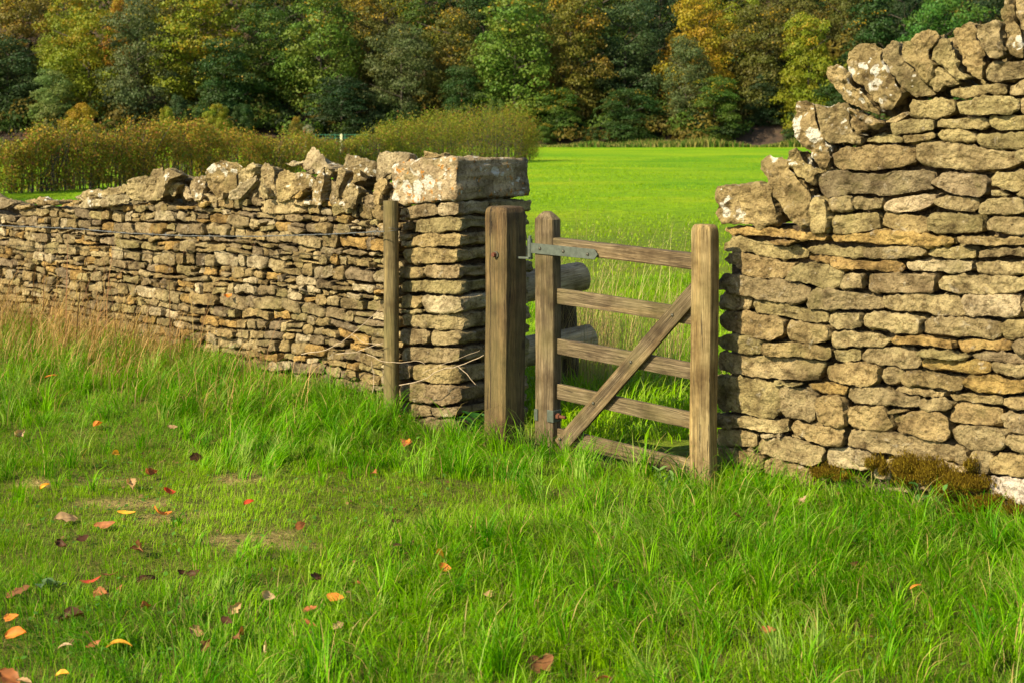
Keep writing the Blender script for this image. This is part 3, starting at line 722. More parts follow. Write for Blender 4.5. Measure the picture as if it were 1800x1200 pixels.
for (o_, poly, k) in PW:
    q = tile(PL, *o_, poly); corner = max(poly[0::2]) >= 855
    if corner:
        q[:, 0] = np.where(q[:, 0] > -0.03, rr.normal(0.0, 0.006), q[:, 0])
        D = float(rr.choice([0.24, 0.36, 0.56]))
    else: D = 0.22
    acc.add(stone(PL, q, D, r=0.009, tint=tintof(k, rr), res=0.008, off=rr.normal(0.0, 0.006), tilt=0.03))
    if corner and D < 0.5:
        lo, hi = q[:, 1].min() + 0.006, q[:, 1].max() - 0.004; e = rr.normal(0.0, 0.012)
        acc.add(stone(PL, [(-0.3, lo), (e, lo), (e, hi), (-0.3, hi)], 0.56 - D, r=0.016, d0=-D - 0.01, off=0, tint=tintof(int(rr.integers(10)), rr), res=0.011, tilt=0.0))
toppx = [(-260, 372), (0, 370), (60, 369), (120, 364), (180, 367), (230, 362), (300, 357), (400, 356), (480, 358), (560, 365), (650, 372), (705, 378)]
tp = np.array([PL.px(u, v) for u, v in toppx])
topf = lambda s: float(np.interp(s, tp[:, 0], tp[:, 1]))
sE = float(PL.px(702, 500)[0])
courses(acc, PL, -7.0, sE, topf, -0.05, 0.056, 0.115, 0.2, 21, clipend=True, res=0.0115, tf=(.98, .97, .98))
prof = [(-0.09, -0.2), (-0.09, 1.19)] + [(s, topf(s) - 0.005) for s in np.linspace(sE, -7.0, 30)] + [(-7.0, -0.2)]
slab(PL, prof, -0.13, -0.5, 'rubble_core', lw, M_stone)
# cap stone of the pillar
cp = tile(PL, *P1, (190,235,330,205,500,178,700,160,865,152,868,400,866,618,760,625,640,634,440,650,300,664,190,640,184,420))
cp[:, 0] = np.where(cp[:, 0] > -0.03, 0.0, cp[:, 0])
a = Acc(); a.add(stone(PL, cp, 0.58, r=0.013, amp=1.15, tint=(0.47, 0.36, 0.20), res=0.0085, off=0.012, tilt=0.0, cuts=0, back=0.03)); capo = a.build('cap_stone', M_cap, lw)
cap2 = a.V[0]
# lid so that the block is closed at the top rear: thin rear ring is already behind; add the rear face
def close_back(o, M_):
    me = o.data; bm = bmesh.new(); bm.from_mesh(me)
    be = [e for e in bm.edges if len(e.link_faces) == 1]
    bmesh.ops.holes_fill(bm, edges=be, sides=0); bm.to_mesh(me); bm.free()
L1, L2, L3 = (460, 250), (200, 260), (0, 290)
LC = [
(L1, (265,230,300,120,335,50,470,120,560,200,680,290,640,300,560,260,560,350,520,370,480,330,440,300,300,310), 8, .22, -.06),
(L1, (140,380,170,310,270,270,300,310,430,300,500,350,560,400,580,440,560,480,480,490,330,590,310,640,190,650,170,560), 0, .24, .02),
(L1, (320,570,560,480,575,520,500,600,330,620), 6, .20, .05), (L1, (330,640,500,600,570,600,570,670,450,690,320,660), 5, .2, .04),
(L1, (555,260,620,270,710,310,640,330,600,400,560,330), 2, .2, -.05), (L1, (580,500,600,400,650,310,710,310,720,420,690,560,700,680,580,680), 5, .24, .03),
(L1, (720,290,760,210,765,110,800,115,950,150,1095,200,1100,350,1060,400,960,400,840,400,720,400), 4, .22, -.05),
(L1, (690,560,720,400,820,390,760,600,830,690,760,680,700,660), 7, .2, -.01), (L1, (760,600,800,440,840,260,890,250,930,300,900,400,850,480,830,620,870,690,800,680), 5, .24, .03),
(L1, (830,590,850,480,930,400,960,260,1010,270,1030,370,1080,400,960,440,900,590,870,640), 0, .22, .0), (L1, (875,690,920,560,930,450,980,425,1070,440,1090,540,1050,600,1030,690,980,710), 5, .24, .05),
(L1, (1050,570,1100,540,1180,540,1220,660,1190,730,1110,710,1060,640), 7, .2, .0), (L1, (1080,430,1110,300,1110,200,1150,110,1220,90,1480,100,1530,130,1510,210,1400,240,1390,350,1270,350,1160,430), 8, .30, -.02),
(L1, (1080,380,1180,400,1200,560,1080,560), 7, .2, -.08), (L1, (1530,90,1560,75,1720,120,1765,160,1600,200,1530,210), 0, .22, -.10),
(L1, (1210,440,1270,350,1370,390,1380,480,1330,560,1320,680,1240,680,1215,560), 0, .26, .03), (L1, (1330,560,1380,480,1400,620,1340,640), 4, .2, .02),
(L1, (0,220,60,200,160,260,150,400,180,620,60,600,0,560,20,400), 5, .22, .0), (L1, (70,480,110,440,150,480,170,600,130,625,90,580), 5, .16, .05),
(L2, (150,480,165,330,280,285,325,290,320,480,290,560,220,570,160,520), 2, .24, .0), (L2, (330,300,350,220,400,210,430,270,380,350,450,480,460,570,290,560,310,420), 2, .22, -.02),
(L2, (380,350,450,240,640,190,720,240,775,280,690,350,620,460,600,540,460,560,400,440), 5, .26, .03), (L2, (780,240,880,245,1000,250,990,290,800,300), 8, .2, -.08),
(L2, (590,440,640,390,700,350,740,390,680,450,660,530,610,520), 2, .2, .02), (L2, (670,460,740,390,790,470,830,540,700,550), 8, .2, .0),
(L2, (700,350,780,330,800,480,720,450), 5, .2, -.06),
(L2, (780,450,790,340,850,290,990,280,990,420,960,480,920,560,860,570,800,500), 4, .24, .0), (L2, (990,400,1000,270,1040,150,1140,125,1250,150,1290,220,1230,300,1220,430,1110,570,1040,580,1010,480), 0, .26, .0),
(L2, (1215,310,1280,230,1440,150,1520,190,1480,280,1400,380,1320,450,1290,570,1210,570,1230,400), 2, .24, -.03), (L2, (1120,560,1220,420,1215,570), 4, .2, .04),
(L2, (1290,570,1310,450,1380,360,1490,280,1500,350,1440,470,1390,560), 8, .2, .03), (L2, (1390,560,1450,450,1500,340,1520,210,1580,140,1700,200,1720,280,1640,400,1570,520,1530,580,1500,540), 2, .24, .0),
(L2, (1650,160,1760,135,1800,160,1780,220,1700,200), 8, .2, -.08), (L2, (920,540,980,460,1010,500,1000,560,930,570), 8, .14, .05),
(L2, (860,600,960,550,1040,560,1030,620,930,640), 6, .2, .03),
(L3, (820,280,1020,260,1230,210,1300,285,1100,350,850,385), 2, .26, -.02), (L3, (810,430,900,370,1100,340,1350,290,1390,380,1300,440,1080,450,830,460), 8, .3, .04),
(L3, (240,380,290,360,400,360,460,340,680,370,690,430,400,420,260,410), 0, .26, .03), (L3, (610,350,720,320,830,350,830,400,700,380), 8, .2, -.08),
(L3, (690,380,820,370,820,430,700,435), 0, .2, .0), (L3, (130,450,180,420,370,430,350,460,140,480), 0, .24, .02), (L3, (-130,350,0,330,90,350,150,410,70,470,-130,470), 7, .26, .0),
(L3, (-420,330,-330,250,-200,240,-120,340,-130,470,-420,480), 5, .3, .0), (L3, (-700,360,-560,230,-430,330,-430,480,-700,480), 4, .3, .0),
]
rb = np.random.default_rng(32)
for (o_, poly, k, D, d0) in LC:
    q = tile(PL, *o_, poly)
    if np.ptp(q[:, 1]) < .07: continue
    c_ = q.mean(0); q = c_ + (q - c_) * [1.0, .84] - [.075, .028]
    acc.add(stone(PL, q, .12, r=.02, amp=1.3, tint=tintof(k, rb) * .85, d0=-.13 + d0, off=0, res=.014, back=.4, cuts=4))
sq = -.55
while sq > -6.9:                              # packing behind the copes
    wq = rb.uniform(.09, .2); tq = topf(sq) + rb.uniform(.02, .075) * (1 if sq > -4.0 else .3)
    acc.add(stone(PL, [(sq - wq, topf(sq) - .08), (sq, topf(sq) - .08), (sq - .01, tq), (sq - wq + .01, tq + rb.normal(0, .01))], .2, r=.02, amp=1.3, tint=tintof(int(rb.integers(10)), rb) * .8, d0=-.19, off=0, res=.016, back=.2))
    sq -= wq * .93
acc.build('stonework', M_stone, lw, sharp=34)
for (o_, poly, k, D, d0) in LC:
    q = tile(PL, *o_, poly)
    if q[:, 1].min() < 1.25: pass
    a = Acc(); a.add(stone(PL, q, min(D * .42, .11), r=0.014, amp=1.3, tint=tintof(k, rr), res=0.009, tilt=0.22, off=rr.normal(0, .008), d0=d0 * 1.2, cuts=8, grow=-0.003, back=0.55))
    a.build('coping_stone', M_cope, lw, sharp=32)

# ------------------------------------------------------------------ timber
def bar(name, p0, p1, wx, wy, xdir, mat, parent, taper=(), rnd=0.008, n=26, wav=0.0015, M=28, seed=0, circ=False, **tg):
    """swept bar from p0 to p1 (local z along it); wx along xdir; taper = [(t, scale), ...] over the length"""
    p0 = Vector(p0); p1 = Vector(p1); L = (p1 - p0).length; z = (p1 - p0).normalized()
    x = Vector(xdir); x = (x - z * x.dot(z)).normalized(); y = z.cross(x)
    M4 = Matrix((x.to_4d(), y.to_4d(), z.to_4d(), (0, 0, 0, 1))).transposed()
    for i in range(3): M4[i][3] = p0[i]; M4[3][i] = 0
    M4[3][3] = 1
    th = np.linspace(0, 2 * math.pi, M, endpoint=False) + math.pi / M
    if circ: sec = np.stack([np.cos(th) * wx / 2, np.sin(th) * wy / 2], 1)
    else:
        e = 14.0; cx, sx_ = np.cos(th), np.sin(th)
        k = (np.abs(cx) ** e + np.abs(sx_) ** e) ** (-1 / e)
        # spread the points evenly round the rectangle
        sec = np.stack([cx * k * wx / 2, sx_ * k * wy / 2], 1)
    t = np.linspace(0, 1, n)
    extra = [a for a, _ in taper]; t = np.unique(np.concatenate([t, extra])) if taper else t
    ts = np.array([a for a, _ in taper]) if taper else np.array([0, 1.]); ss = np.array([b for _, b in taper]) if taper else np.array([1, 1.])
    V = []
    for a in t:
        s = np.interp(a, ts, ss); V.append(np.column_stack([sec * s, np.full(M, a * L)]))
    V = np.concatenate(V)
    nz = fbm(V * np.array([1, 1, .25]) + seed * 7.3, 9, 3, seed)[:, None]; dirn = V[:, :2] / np.maximum(np.linalg.norm(V[:, :2], axis=1), 1e-6)[:, None]
    V[:, :2] += dirn * nz * wav * 2 + np.column_stack([np.sin(V[:, 2] * 5 + seed), np.cos(V[:, 2] * 4 + seed)]) * wav * 1.2
    nr = len(t); i = np.arange(M); j = (i + 1) % M; Q = [np.stack([k * M + i, k * M + j, (k + 1) * M + j, (k + 1) * M + i], 1) for k in range(nr - 1)]
    Vc = np.vstack([V, [[0, 0, -0.0]], [[0, 0, L + (0.002)]]]); c0 = len(V); c1 = c0 + 1
    T = np.concatenate([np.stack([np.full(M, c0), j, i], 1), np.stack([np.full(M, c1), (nr - 1) * M + i, (nr - 1) * M + j], 1)])
    o = mesh_np(name, Vc, np.concatenate(Q), mat, parent, smooth=False, T=T, M=M4)
    me = o.data; f = np.ones(len(me.polygons), bool); me.polygons.foreach_set('use_smooth', f)
    try: me.set_sharp_from_angle(angle=R(32))
    except Exception: pass
    return o

gL = Vector((math.cos(AL), -math.sin(AL), 0)); nL = Vector((-math.sin(AL), -math.cos(AL), 0))
# left gate post (square, weathered top)
g45 = Vector((math.cos(R(46)), -math.sin(R(46)), 0)); n45 = Vector((-math.sin(R(46)), -math.cos(R(46)), 0))
nc = Vector((-0.0385, 7.27, 0)); ctr = nc - g45 * 0.077 - n45 * 0.077
gp = empty('gate_post', (ctr.x, ctr.y, 0), 'thick square brown gate post with a long crack, between stone pillar and gate', 'post')
bar('post_shaft', (ctr.x, ctr.y, -0.1), (ctr.x + 0.004, ctr.y, 1.192), 0.154, 0.154, g45, M_post, gp,
    taper=[(0, 1.0), (0.955, 1.0), (0.975, 0.985), (0.988, 0.94), (0.996, 0.86), (1, 0.70)], wav=0.0018, n=40, seed=3, M=40)
def hexbolt(name, p, nrm, r, h, mat, parent, seg=6, dome=False):
    bm = bmesh.new(); bmesh.ops.create_cone(bm, cap_ends=True, segments=seg, radius1=r, radius2=r * (0.6 if dome else 0.95), depth=h)
    if dome: bmesh.ops.bevel(bm, geom=[e for e in bm.edges], offset=r * 0.2, segments=2, affect='EDGES')
    q = Vector(nrm).to_track_quat('Z', 'Y').to_matrix().to_4x4()
    me = bpy.data.meshes.new(name); bm.to_mesh(me); bm.free(); me.materials.append(mat)
    for f in me.polygons: f.use_smooth = dome
    o = bpy.data.objects.new(name, me); COL.objects.link(o)
    m = Matrix.Translation(Vector(p) + Vector(nrm) * h * 0.4) @ q
    o.parent = parent; o.matrix_basis = Matrix.Translation(-Vector(parent.location)) @ m
    return o
def on(plane_pt, nrm, u, v):
    """world point where the ray through pixel (u,v) meets the plane"""
    o = Vector((0, 0, EYE)); d = Vector(((u - 900) / F, 1, -(v - HV) / F)); t = (Vector(plane_pt) - o).dot(nrm) / d.dot(nrm); return o + d * t
pf = nc + Vector((0, 0, 0))
b1 = hexbolt('washer', on(nc, n45, 872, 448), n45, 0.017, 0.004, M_dull, gp, 20)
b2 = hexbolt('bolt', on(nc, n45, 871, 448), n45, 0.0125, 0.022, M_rust, gp, 6)

# gate
s0 = Vector((0.199, 7.20, 0))                      # near corner of the hinge stile (front plane of the gate)
gate = empty('wooden_gate', (0.16, 7.22, 0), 'brown five bar wooden hand gate with a diagonal brace, hung between the two timber posts', 'gate')
W1, W2 = 0.119, 0.064
sc_ = s0 - gL * (W1 / 2) - nL * (W2 / 2)
bar('hinge_stile', (sc_.x, sc_.y, 0.03), (sc_.x, sc_.y, 1.172), W1, W2, gL, M_gate, gate,
    taper=[(0, 1), (0.966, 1.0), (0.985, 0.66), (1, 0.30)], wav=0.0012, seed=5, n=30, M=36)
LG = 0.865
def onG(u, v, back=0.0): return on(s0 - nL * back, nL, u, v)
def rail(zl, zr, t0, hgt, thk, back, seed, bow=0):
    a = s0 + gL * t0 - nL * (back + thk / 2); b = s0 + gL * (LG - 0.01) - nL * (back + thk / 2)
    dz = (zr - zl) / 0.823
    a.z = zl + dz * t0 - hgt / 2; b.z = zl + dz * LG - hgt / 2
    return bar('top_rail' if thk > .04 else 'rail', a, b, hgt, thk, (0, 0, 1), M_gate, gate, wav=0.0013, seed=seed, n=34, M=32)
rail(1.048, 1.011, -0.03, 0.072, 0.052, 0.004, 11)
for i, (zl, zr) in enumerate([(0.799, 0.762), (0.553, 0.517), (0.3325, 0.294), (0.118, 0.078)]):
    rail(zl, zr, -0.01, 0.074, 0.024, 0.0285, 12 + i)
e_ = s0 + gL * (LG + 0.012) - nL * (W2 / 2)
bar('closing_stile', (e_.x, e_.y, 0.0), (e_.x, e_.y, 1.09), 0.07, W2, gL, M_gate, gate, taper=[(0, 1), (0.97, 1), (1, 0.6)], seed=21, wav=0.001)
a = onG(986, 779); b = onG(1216, 517); dv = (b - a).normalized(); a2 = a - dv * 0.02 - nL * 0.013; b2_ = b + dv * 0.05 - nL * 0.013
bar('brace', a2, b2_, 0.078, 0.025, dv.cross(nL), M_gate, gate, seed=31, wav=0.0012, n=34, M=32)
for (u, v) in ((984, 771), (1043, 708), (1109, 636), (1182, 554)):
    hexbolt('coach_bolt', onG(u, v) , nL, 0.0095, 0.007, M_dull, gate, 14, True)
# hinge strap
def plate(name, pts_uv, back, thk, mat, parent):
    P = [onG(u, v, back) for u, v in pts_uv]; bm = bmesh.new()
    va = [bm.verts.new(p) for p in P]; vb = [bm.verts.new(p + nL * thk) for p in P]
    bm.faces.new(va); bm.faces.new(vb[::-1])
    for i in range(len(P)):
        j = (i + 1) % len(P); bm.faces.new((va[j], va[i], vb[i], vb[j]))
    bmesh.ops.recalc_face_normals(bm, faces=bm.faces[:])
    bmesh.ops.bevel(bm, geom=bm.edges[:], offset=0.0012, segments=1, affect='EDGES')
    me = bpy.data.meshes.new(name); bm.to_mesh(me); bm.free(); me.materials.append(mat)
    o = bpy.data.objects.new(name, me); COL.objects.link(o); o.parent = parent; o.location = -Vector(parent.location)
    return o
st = plate('hinge_strap', [(933, 427), (1046, 438.5), (1051.5, 448), (1046, 456.5), (933, 445)], -0.004, 0.006, M_galv, gate)
for (u, v) in ((951.5, 437), (992.5, 442), (1035.5, 447)):
    hexbolt('strap_bolt', onG(u, v) + nL * 0.010, nL, 0.0095, 0.008, M_dull, gate, 14, True)
k0 = onG(931.5, 420, -0.004); k1 = onG(931.5, 452, -0.004)
bar('hinge_eye', (k0.x, k0.y, k1.z), (k0.x, k0.y, k0.z), 0.026, 0.026, gL, M_galv, gate, circ=True, wav=0, n=4)
hk = empty('gate_hook', (k0.x, k0.y, k1.z), 'small galvanised hook pin holding the top hinge strap to the square post', 'gate hook')
bar('pin', (k0.x, k0.y, k1.z - 0.012), (k0.x, k0.y, k0.z + 0.014), 0.016, 0.016, gL, M_galv, hk, circ=True, wav=0, n=4)
bar('hook_plate', (k0.x - 0.05, k0.y + 0.045, k1.z - 0.006), (k0.x + 0.004, k0.y, k1.z - 0.006), 0.010, 0.034, (0, 0, 1), M_galv, hk, wav=0, n=3)
# bottom hinge band
zb = onG(975, 732).z
bar('hinge_band', s0 - gL * 0.032 + Vector((0, 0, zb)) + nL * 0.0035, s0 + gL * 0.005 + Vector((0, 0, zb)) + nL * 0.0035, 0.058, 0.006, (0, 0, 1), M_galv, gate, wav=0, n=3)
q0 = s0 + gL * 0.0045 + Vector((0, 0, zb)); bar('hinge_band', q0 + nL * 0.006, q0 - nL * 0.055, 0.056, 0.006, (0, 0, 1), M_galv, gate, wav=0, n=3)
bar('hinge_bolt', q0 - nL * 0.02 - gL * 0.002, q0 - nL * 0.02 + gL * 0.06, 0.017, 0.017, (0, 0, 1), M_rust, gate, circ=True, wav=0.0004, n=4)
hexbolt('nut', q0 - nL * 0.02 + gL * 0.008, gL, 0.0155, 0.016, M_rust, gate, 6)
bo = onG(943, 728); bar('hinge_plate', (bo.x, bo.y, bo.z - 0.027), (bo.x, bo.y, bo.z + 0.027), 0.022, 0.012, gL, M_galv, gate, wav=0, n=3)

# right gate post
gR = Vector((math.cos(AR), -math.sin(AR), 0)); nR = Vector((-math.sin(AR), -math.cos(AR), 0))
c0 = Vector((0.8700, 6.50, 0)); cc = c0 - gL * 0.053 - nL * 0.032
gp2 = empty('gate_post', (cc.x, cc.y, 0), 'pale knotty timber gate post standing against the end of the tall right wall', 'post')
bar('post_shaft', (cc.x, cc.y, -0.1), (cc.x, cc.y, 1.150), 0.108, 0.066, gL, M_pale, gp2,
    taper=[(0, 1.0), (0.97, 1.0), (0.985, 0.95), (0.995, 0.84), (1, 0.72)], wav=0.0022, n=40, seed=9, M=36)
# round fence post
rpx, rpy = (688.5 - 900) / F * 7.86, 7.86
fp = empty('fence_post', (rpx, rpy, 0), 'slim round timber fence post in front of the left wall, holding the barbed wire', 'post')
bar('post_shaft', (rpx, rpy, -0.1), (rpx - 0.004, rpy, 1.198), 0.079, 0.079, (1, 0, 0), M_round, fp, circ=True, wav=0.0012, taper=[(0, 1.06), (.995, 1), (1, .97)], seed=4, n=36)

# log rails behind the gate
lf = empty('log_fence', (0.40, 9.0, 0), 'weathered round log rails on a short post, behind the gate by the pillar', 'fence')
for (ua, va, Ya, ub, vb, Yb, d, sd) in ((880, 516, 8.55, 1026, 484, 8.85, .178, 1), (880, 630, 8.55, 1038, 592, 8.85, .168, 2)):
    pa = ((ua - 900) / F * Ya, Ya, EYE - (va - HV) / F * Ya); pb = ((ub - 900) / F * Yb, Yb, EYE - (vb - HV) / F * Yb)
    bar('log_rail', pa, pb, d, d, (0, 0, 1), M_log, lf, circ=True, wav=0.008, taper=[(0, .95), (.5, 1.03), (.97, 1), (.995, .97), (1, .93)], seed=sd)
xx = (1003 - 900) / F * 9.0
bar('log_post', (xx, 9.03, -0.1), (xx - 0.03, 9.03, 0.70), 0.115, 0.115, (1, 0, 0), M_gate, lf, circ=True, wav=0.003, seed=6)

# ------------------------------------------------------------------ tubes: wire, brambles
def tube(P, r, M=6):
    P = np.asarray(P, float); n = len(P); T = np.gradient(P, axis=0); T /= np.linalg.norm(T, axis=1)[:, None] + 1e-9
    up = np.array([0.13, 0.2, 1.0]); A = np.cross(T, up); A /= np.linalg.norm(A, axis=1)[:, None] + 1e-9; Bn = np.cross(T, A)
    r = np.broadcast_to(np.asarray(r, float), (n,)); th = np.linspace(0, 2 * math.pi, M, endpoint=False)
    V = (P[:, None, :] + r[:, None, None] * (np.cos(th)[None, :, None] * A[:, None, :] + np.sin(th)[None, :, None] * Bn[:, None, :])).reshape(-1, 3)
    i = np.arange(M); j = (i + 1) % M
    Q = np.concatenate([np.stack([k * M + i, k * M + j, (k + 1) * M + j, (k + 1) * M + i], 1) for k in range(n - 1)])
    return V, Q, np.ones((len(V), 3))
def smooth_path(P, n):
    P = np.asarray(P, float); c = np.concatenate([[0], np.cumsum(np.linalg.norm(np.diff(P, axis=0), axis=1))]); t = np.linspace(0, c[-1], n)
    Q = np.stack([np.interp(t, c, P[:, k]) for k in range(3)], 1)
    for _ in range(3): Q[1:-1] = (Q[:-2] + 2 * Q[1:-1] + Q[2:]) / 4
    return Q
def P3d(u, v, Y): return np.array([(u - 900) / F * Y, Y, EYE - (v - HV) / F * Y])
wp = smooth_path([P3d(-260, 392, 11.6), P3d(0, 397, 10.3), P3d(130, 402, 9.7), P3d(220, 410, 9.35), P3d(330, 415, 8.95), P3d(450, 416, 8.5), P3d(580, 412, 8.05), P3d(676, 407, 7.74)], 700)
a = Acc(); ph = np.linspace(0, 6.28 * 95, len(wp)); 
for s_ in (0, math.pi):
    off = np.stack([0.0022 * np.cos(ph + s_) * 0.5, 0.0022 * np.cos(ph + s_), 0.0022 * np.sin(ph + s_)], 1); a.add(tube(wp + off, 0.0016, 4))
rr = np.random.default_rng(5)
for k in range(6, 696, 17):
    c = wp[k]
    for q in range(2):
        d = rr.normal(0, 1, 3); d /= np.linalg.norm(d); a.add(tube(np.stack([c - d * .016, c, c + d * .016]), 0.0014, 4))
    t = wp[k + 2] - wp[k - 2]; a.add(tube(np.stack([c - t * .8, c, c + t * .8]), 0.0038, 5))
# turns of wire round the fence post and loose ends
th = np.linspace(0, 6.28 * 2.6, 60)
a.add(tube(np.stack([rpx + 0.0415 * np.cos(th), rpy + 0.0415 * np.sin(th), 1.045 + 0.012 * np.sin(th * .5) + 0.002 * th / 6], 1), 0.0016, 4))
for q in range(7):
    d = rr.normal(0, 1, 3); c = np.array([rpx - 0.045 - rr.uniform(0, .06), rpy - 0.035, 1.04]); a.add(tube(smooth_path([c, c + d * .015, c + d * .02 + rr.normal(0, .01, 3)], 6), 0.0013, 4))
wo = a.build('barbed_wire', M_wire); tag(wo, 'strand of barbed wire strung from the round fence post along the left wall', 'barbed wire')
# dead bramble stems
BR = [([(702, 677, 7.70), (745, 668, 7.62), (770, 650, 7.58), (806, 643, 7.52), (840, 629, 7.48), (851, 623, 7.47)], .0028, 'pale dead bramble stem crossing the foot of the stone pillar'),
      ([(806, 643, 7.52), (820, 657, 7.50), (836, 675, 7.48)], .0022, 'short pale dead twig hanging down in front of the pillar foot'),
      ([(742, 655, 7.6), (780, 640, 7.55), (843, 615, 7.5)], .0014, 'thin dead twig slanting up the pillar just above the bramble stem'),
      ([(530, 622, 8.1), (572, 615, 8.0), (600, 603, 7.95), (617, 588, 7.9), (640, 570, 7.9), (665, 545, 7.9)], .0026, 'arched pale dead bramble stem rising left of the round fence post'),
      ([(590, 622, 7.95), (625, 619, 7.9), (650, 610, 7.85), (673, 603, 7.8)], .0024, 'pale dead bramble stem lying level left of the fence post'),
      ([(617, 588, 7.9), (640, 602, 7.88), (672, 606, 7.8)], .0019, 'forked pale dead twig joining the arched bramble stem'),
      ([(645, 622, 7.86), (672, 636, 7.8), (700, 637, 7.7), (735, 633, 7.65), (746, 640, 7.63)], .0020, 'dead bramble stem passing behind the foot of the fence post'),
      ([(655, 690, 7.7), (658, 660, 7.75), (652, 635, 7.8)], .0018, 'upright grey dead twig left of the fence post foot'),
      ([(1556, 862, 6.2), (1545, 840, 6.25), (1530, 830, 6.3)], .0012, 'tiny dead stem at the mossy foot of the right wall')]
for P, r_, lb in BR:
    a = Acc(); q = smooth_path([P3d(*t) for t in P], 24); q += 0.004 * np.stack([vn(q * 30 + 3 * k, 5 + k) for k in range(3)], 1)
    a.add(tube(q, np.linspace(r_, r_ * .6, len(q)), 6)); tag(a.build('bramble_stem', M_twig), lb, 'bramble')

# ------------------------------------------------------------------ blades
def blades(P, Hh, Wd, az, lean, curl, C, K=4, tip=None, face=None):
    """ribbons: base P (n,3), height Hh, width, azimuth and amount of lean, colours"""
    n = len(P); t = np.linspace(0, 1, K + 1)
    rr = np.random.default_rng(n)
    d = np.stack([np.cos(az), np.sin(az), az * 0], 1)
    fa = az + math.pi / 2 + rr.normal(0, 0.5, n) if face is None else face
    wv = np.stack([np.cos(fa), np.sin(fa), az * 0], 1)
    V = np.empty((n, K + 1, 2, 3), np.float32)
    bend = lean[:, None] * t[None, :] + curl[:, None] * t[None, :] ** 2.2
    ang = bend
    dt = 1.0 / K; pos = P.copy()
    for k in range(K + 1):
        if k:
            a_ = (ang[:, k] + ang[:, k - 1]) / 2
            pos = pos + (Hh * dt)[:, None] * (np.sin(a_)[:, None] * d + np.cos(a_)[:, None] * np.array([0, 0, 1.0]))
        wd = (Wd * (1 - t[k] ** 2.0) + 0.0002) * (0.75 + 0.5 * t[k] * (t[k] < .5) + 0.25 * (t[k] >= .5))
        V[:, k, 0] = pos - wv * wd[:, None] / 2; V[:, k, 1] = pos + wv * wd[:, None] / 2
    V = V.reshape(-1, 3); b = np.arange(n)[:, None] * (2 * (K + 1)) + np.arange(K)[None, :] * 2
    b = b.ravel(); Q = np.stack([b, b + 1, b + 3, b + 2], 1)
    Cc = np.repeat(C[:, None, :], K + 1, 1)
    if tip is not None: Cc = Cc * (1 - (t[None, :, None] ** 2) * tip[:, None, None]) + np.array([0.35, 0.28, 0.09]) * (t[None, :, None] ** 2) * tip[:, None, None]
    Cc = np.repeat(Cc[:, :, None, :], 2, 2).reshape(-1, 3)
    return V, Q, Cc

def quads_cloud(P, Nn, S, rr, asp=0.75):
    n = len(P); t = rr.normal(0, 1, (n, 3)); a = np.cross(Nn, t); a /= np.linalg.norm(a, axis=1)[:, None] + 1e-9; b = np.cross(Nn, a)
    a *= S[:, None] * .5; b *= S[:, None] * .5 * asp
    V = np.stack([P - a, P - b * .9, P + a, P + b], 1).reshape(-1, 3); i = np.arange(n)[:, None] * 4
    return V, (i + np.array([0, 1, 2, 3])).astype(np.int64)

def front_d(x, y):   # distance in front of the walls / gate line (positive = camera side)
    dl = -(0.669 * (x + 0.28) + 0.743 * (y - 7.65))
    dr = -(math.sin(AR) * (x - 0.93) + math.cos(AR) * (y - 6.72))
    return np.where(x < 0.5, dl, dr)

def blob(x, y, u, v, ru, rv):
    X, Y, _ = gpt(u, v); rx = ru / F * Y; ry = abs(gpt(u, v - rv)[1] - gpt(u, v + rv)[1]) / 2
    return np.exp(-(((x - X) / rx) ** 2 + ((y - Y) / ry) ** 2))

def grass_height(x, y):
    d = front_d(x, y)
    h = 0.062 + 0.03 * n2(x, y, 1.3, 3, 41) + 0.03 * n2(x, y, 3.4, 2, 44)
    h = h - 0.045 * blob(x, y, 330, 900, 330, 90) - 0.03 * blob(x, y, 120, 860, 220, 60) - 0.035 * blob(x, y, 800, 850, 260, 40) + 0.008 * blob(x, y, 200, 1080, 350, 90)
    h = h + 0.045 * blob(x, y, 1500, 960, 420, 110) + 0.02 * blob(x, y, 1300, 1150, 600, 120) + 0.03 * blob(x, y, 780, 1050, 220, 100) - 0.02 * blob(x, y, 1080, 830, 160, 40)
    h = h + 0.09 * sst(0.75, 0.15, d) * sst(-0.2, -0.9, x) + 0.055 * sst(0.5, 0.1, d) * (x > 0.9)
    return np.clip(h, 0.034, 0.30)

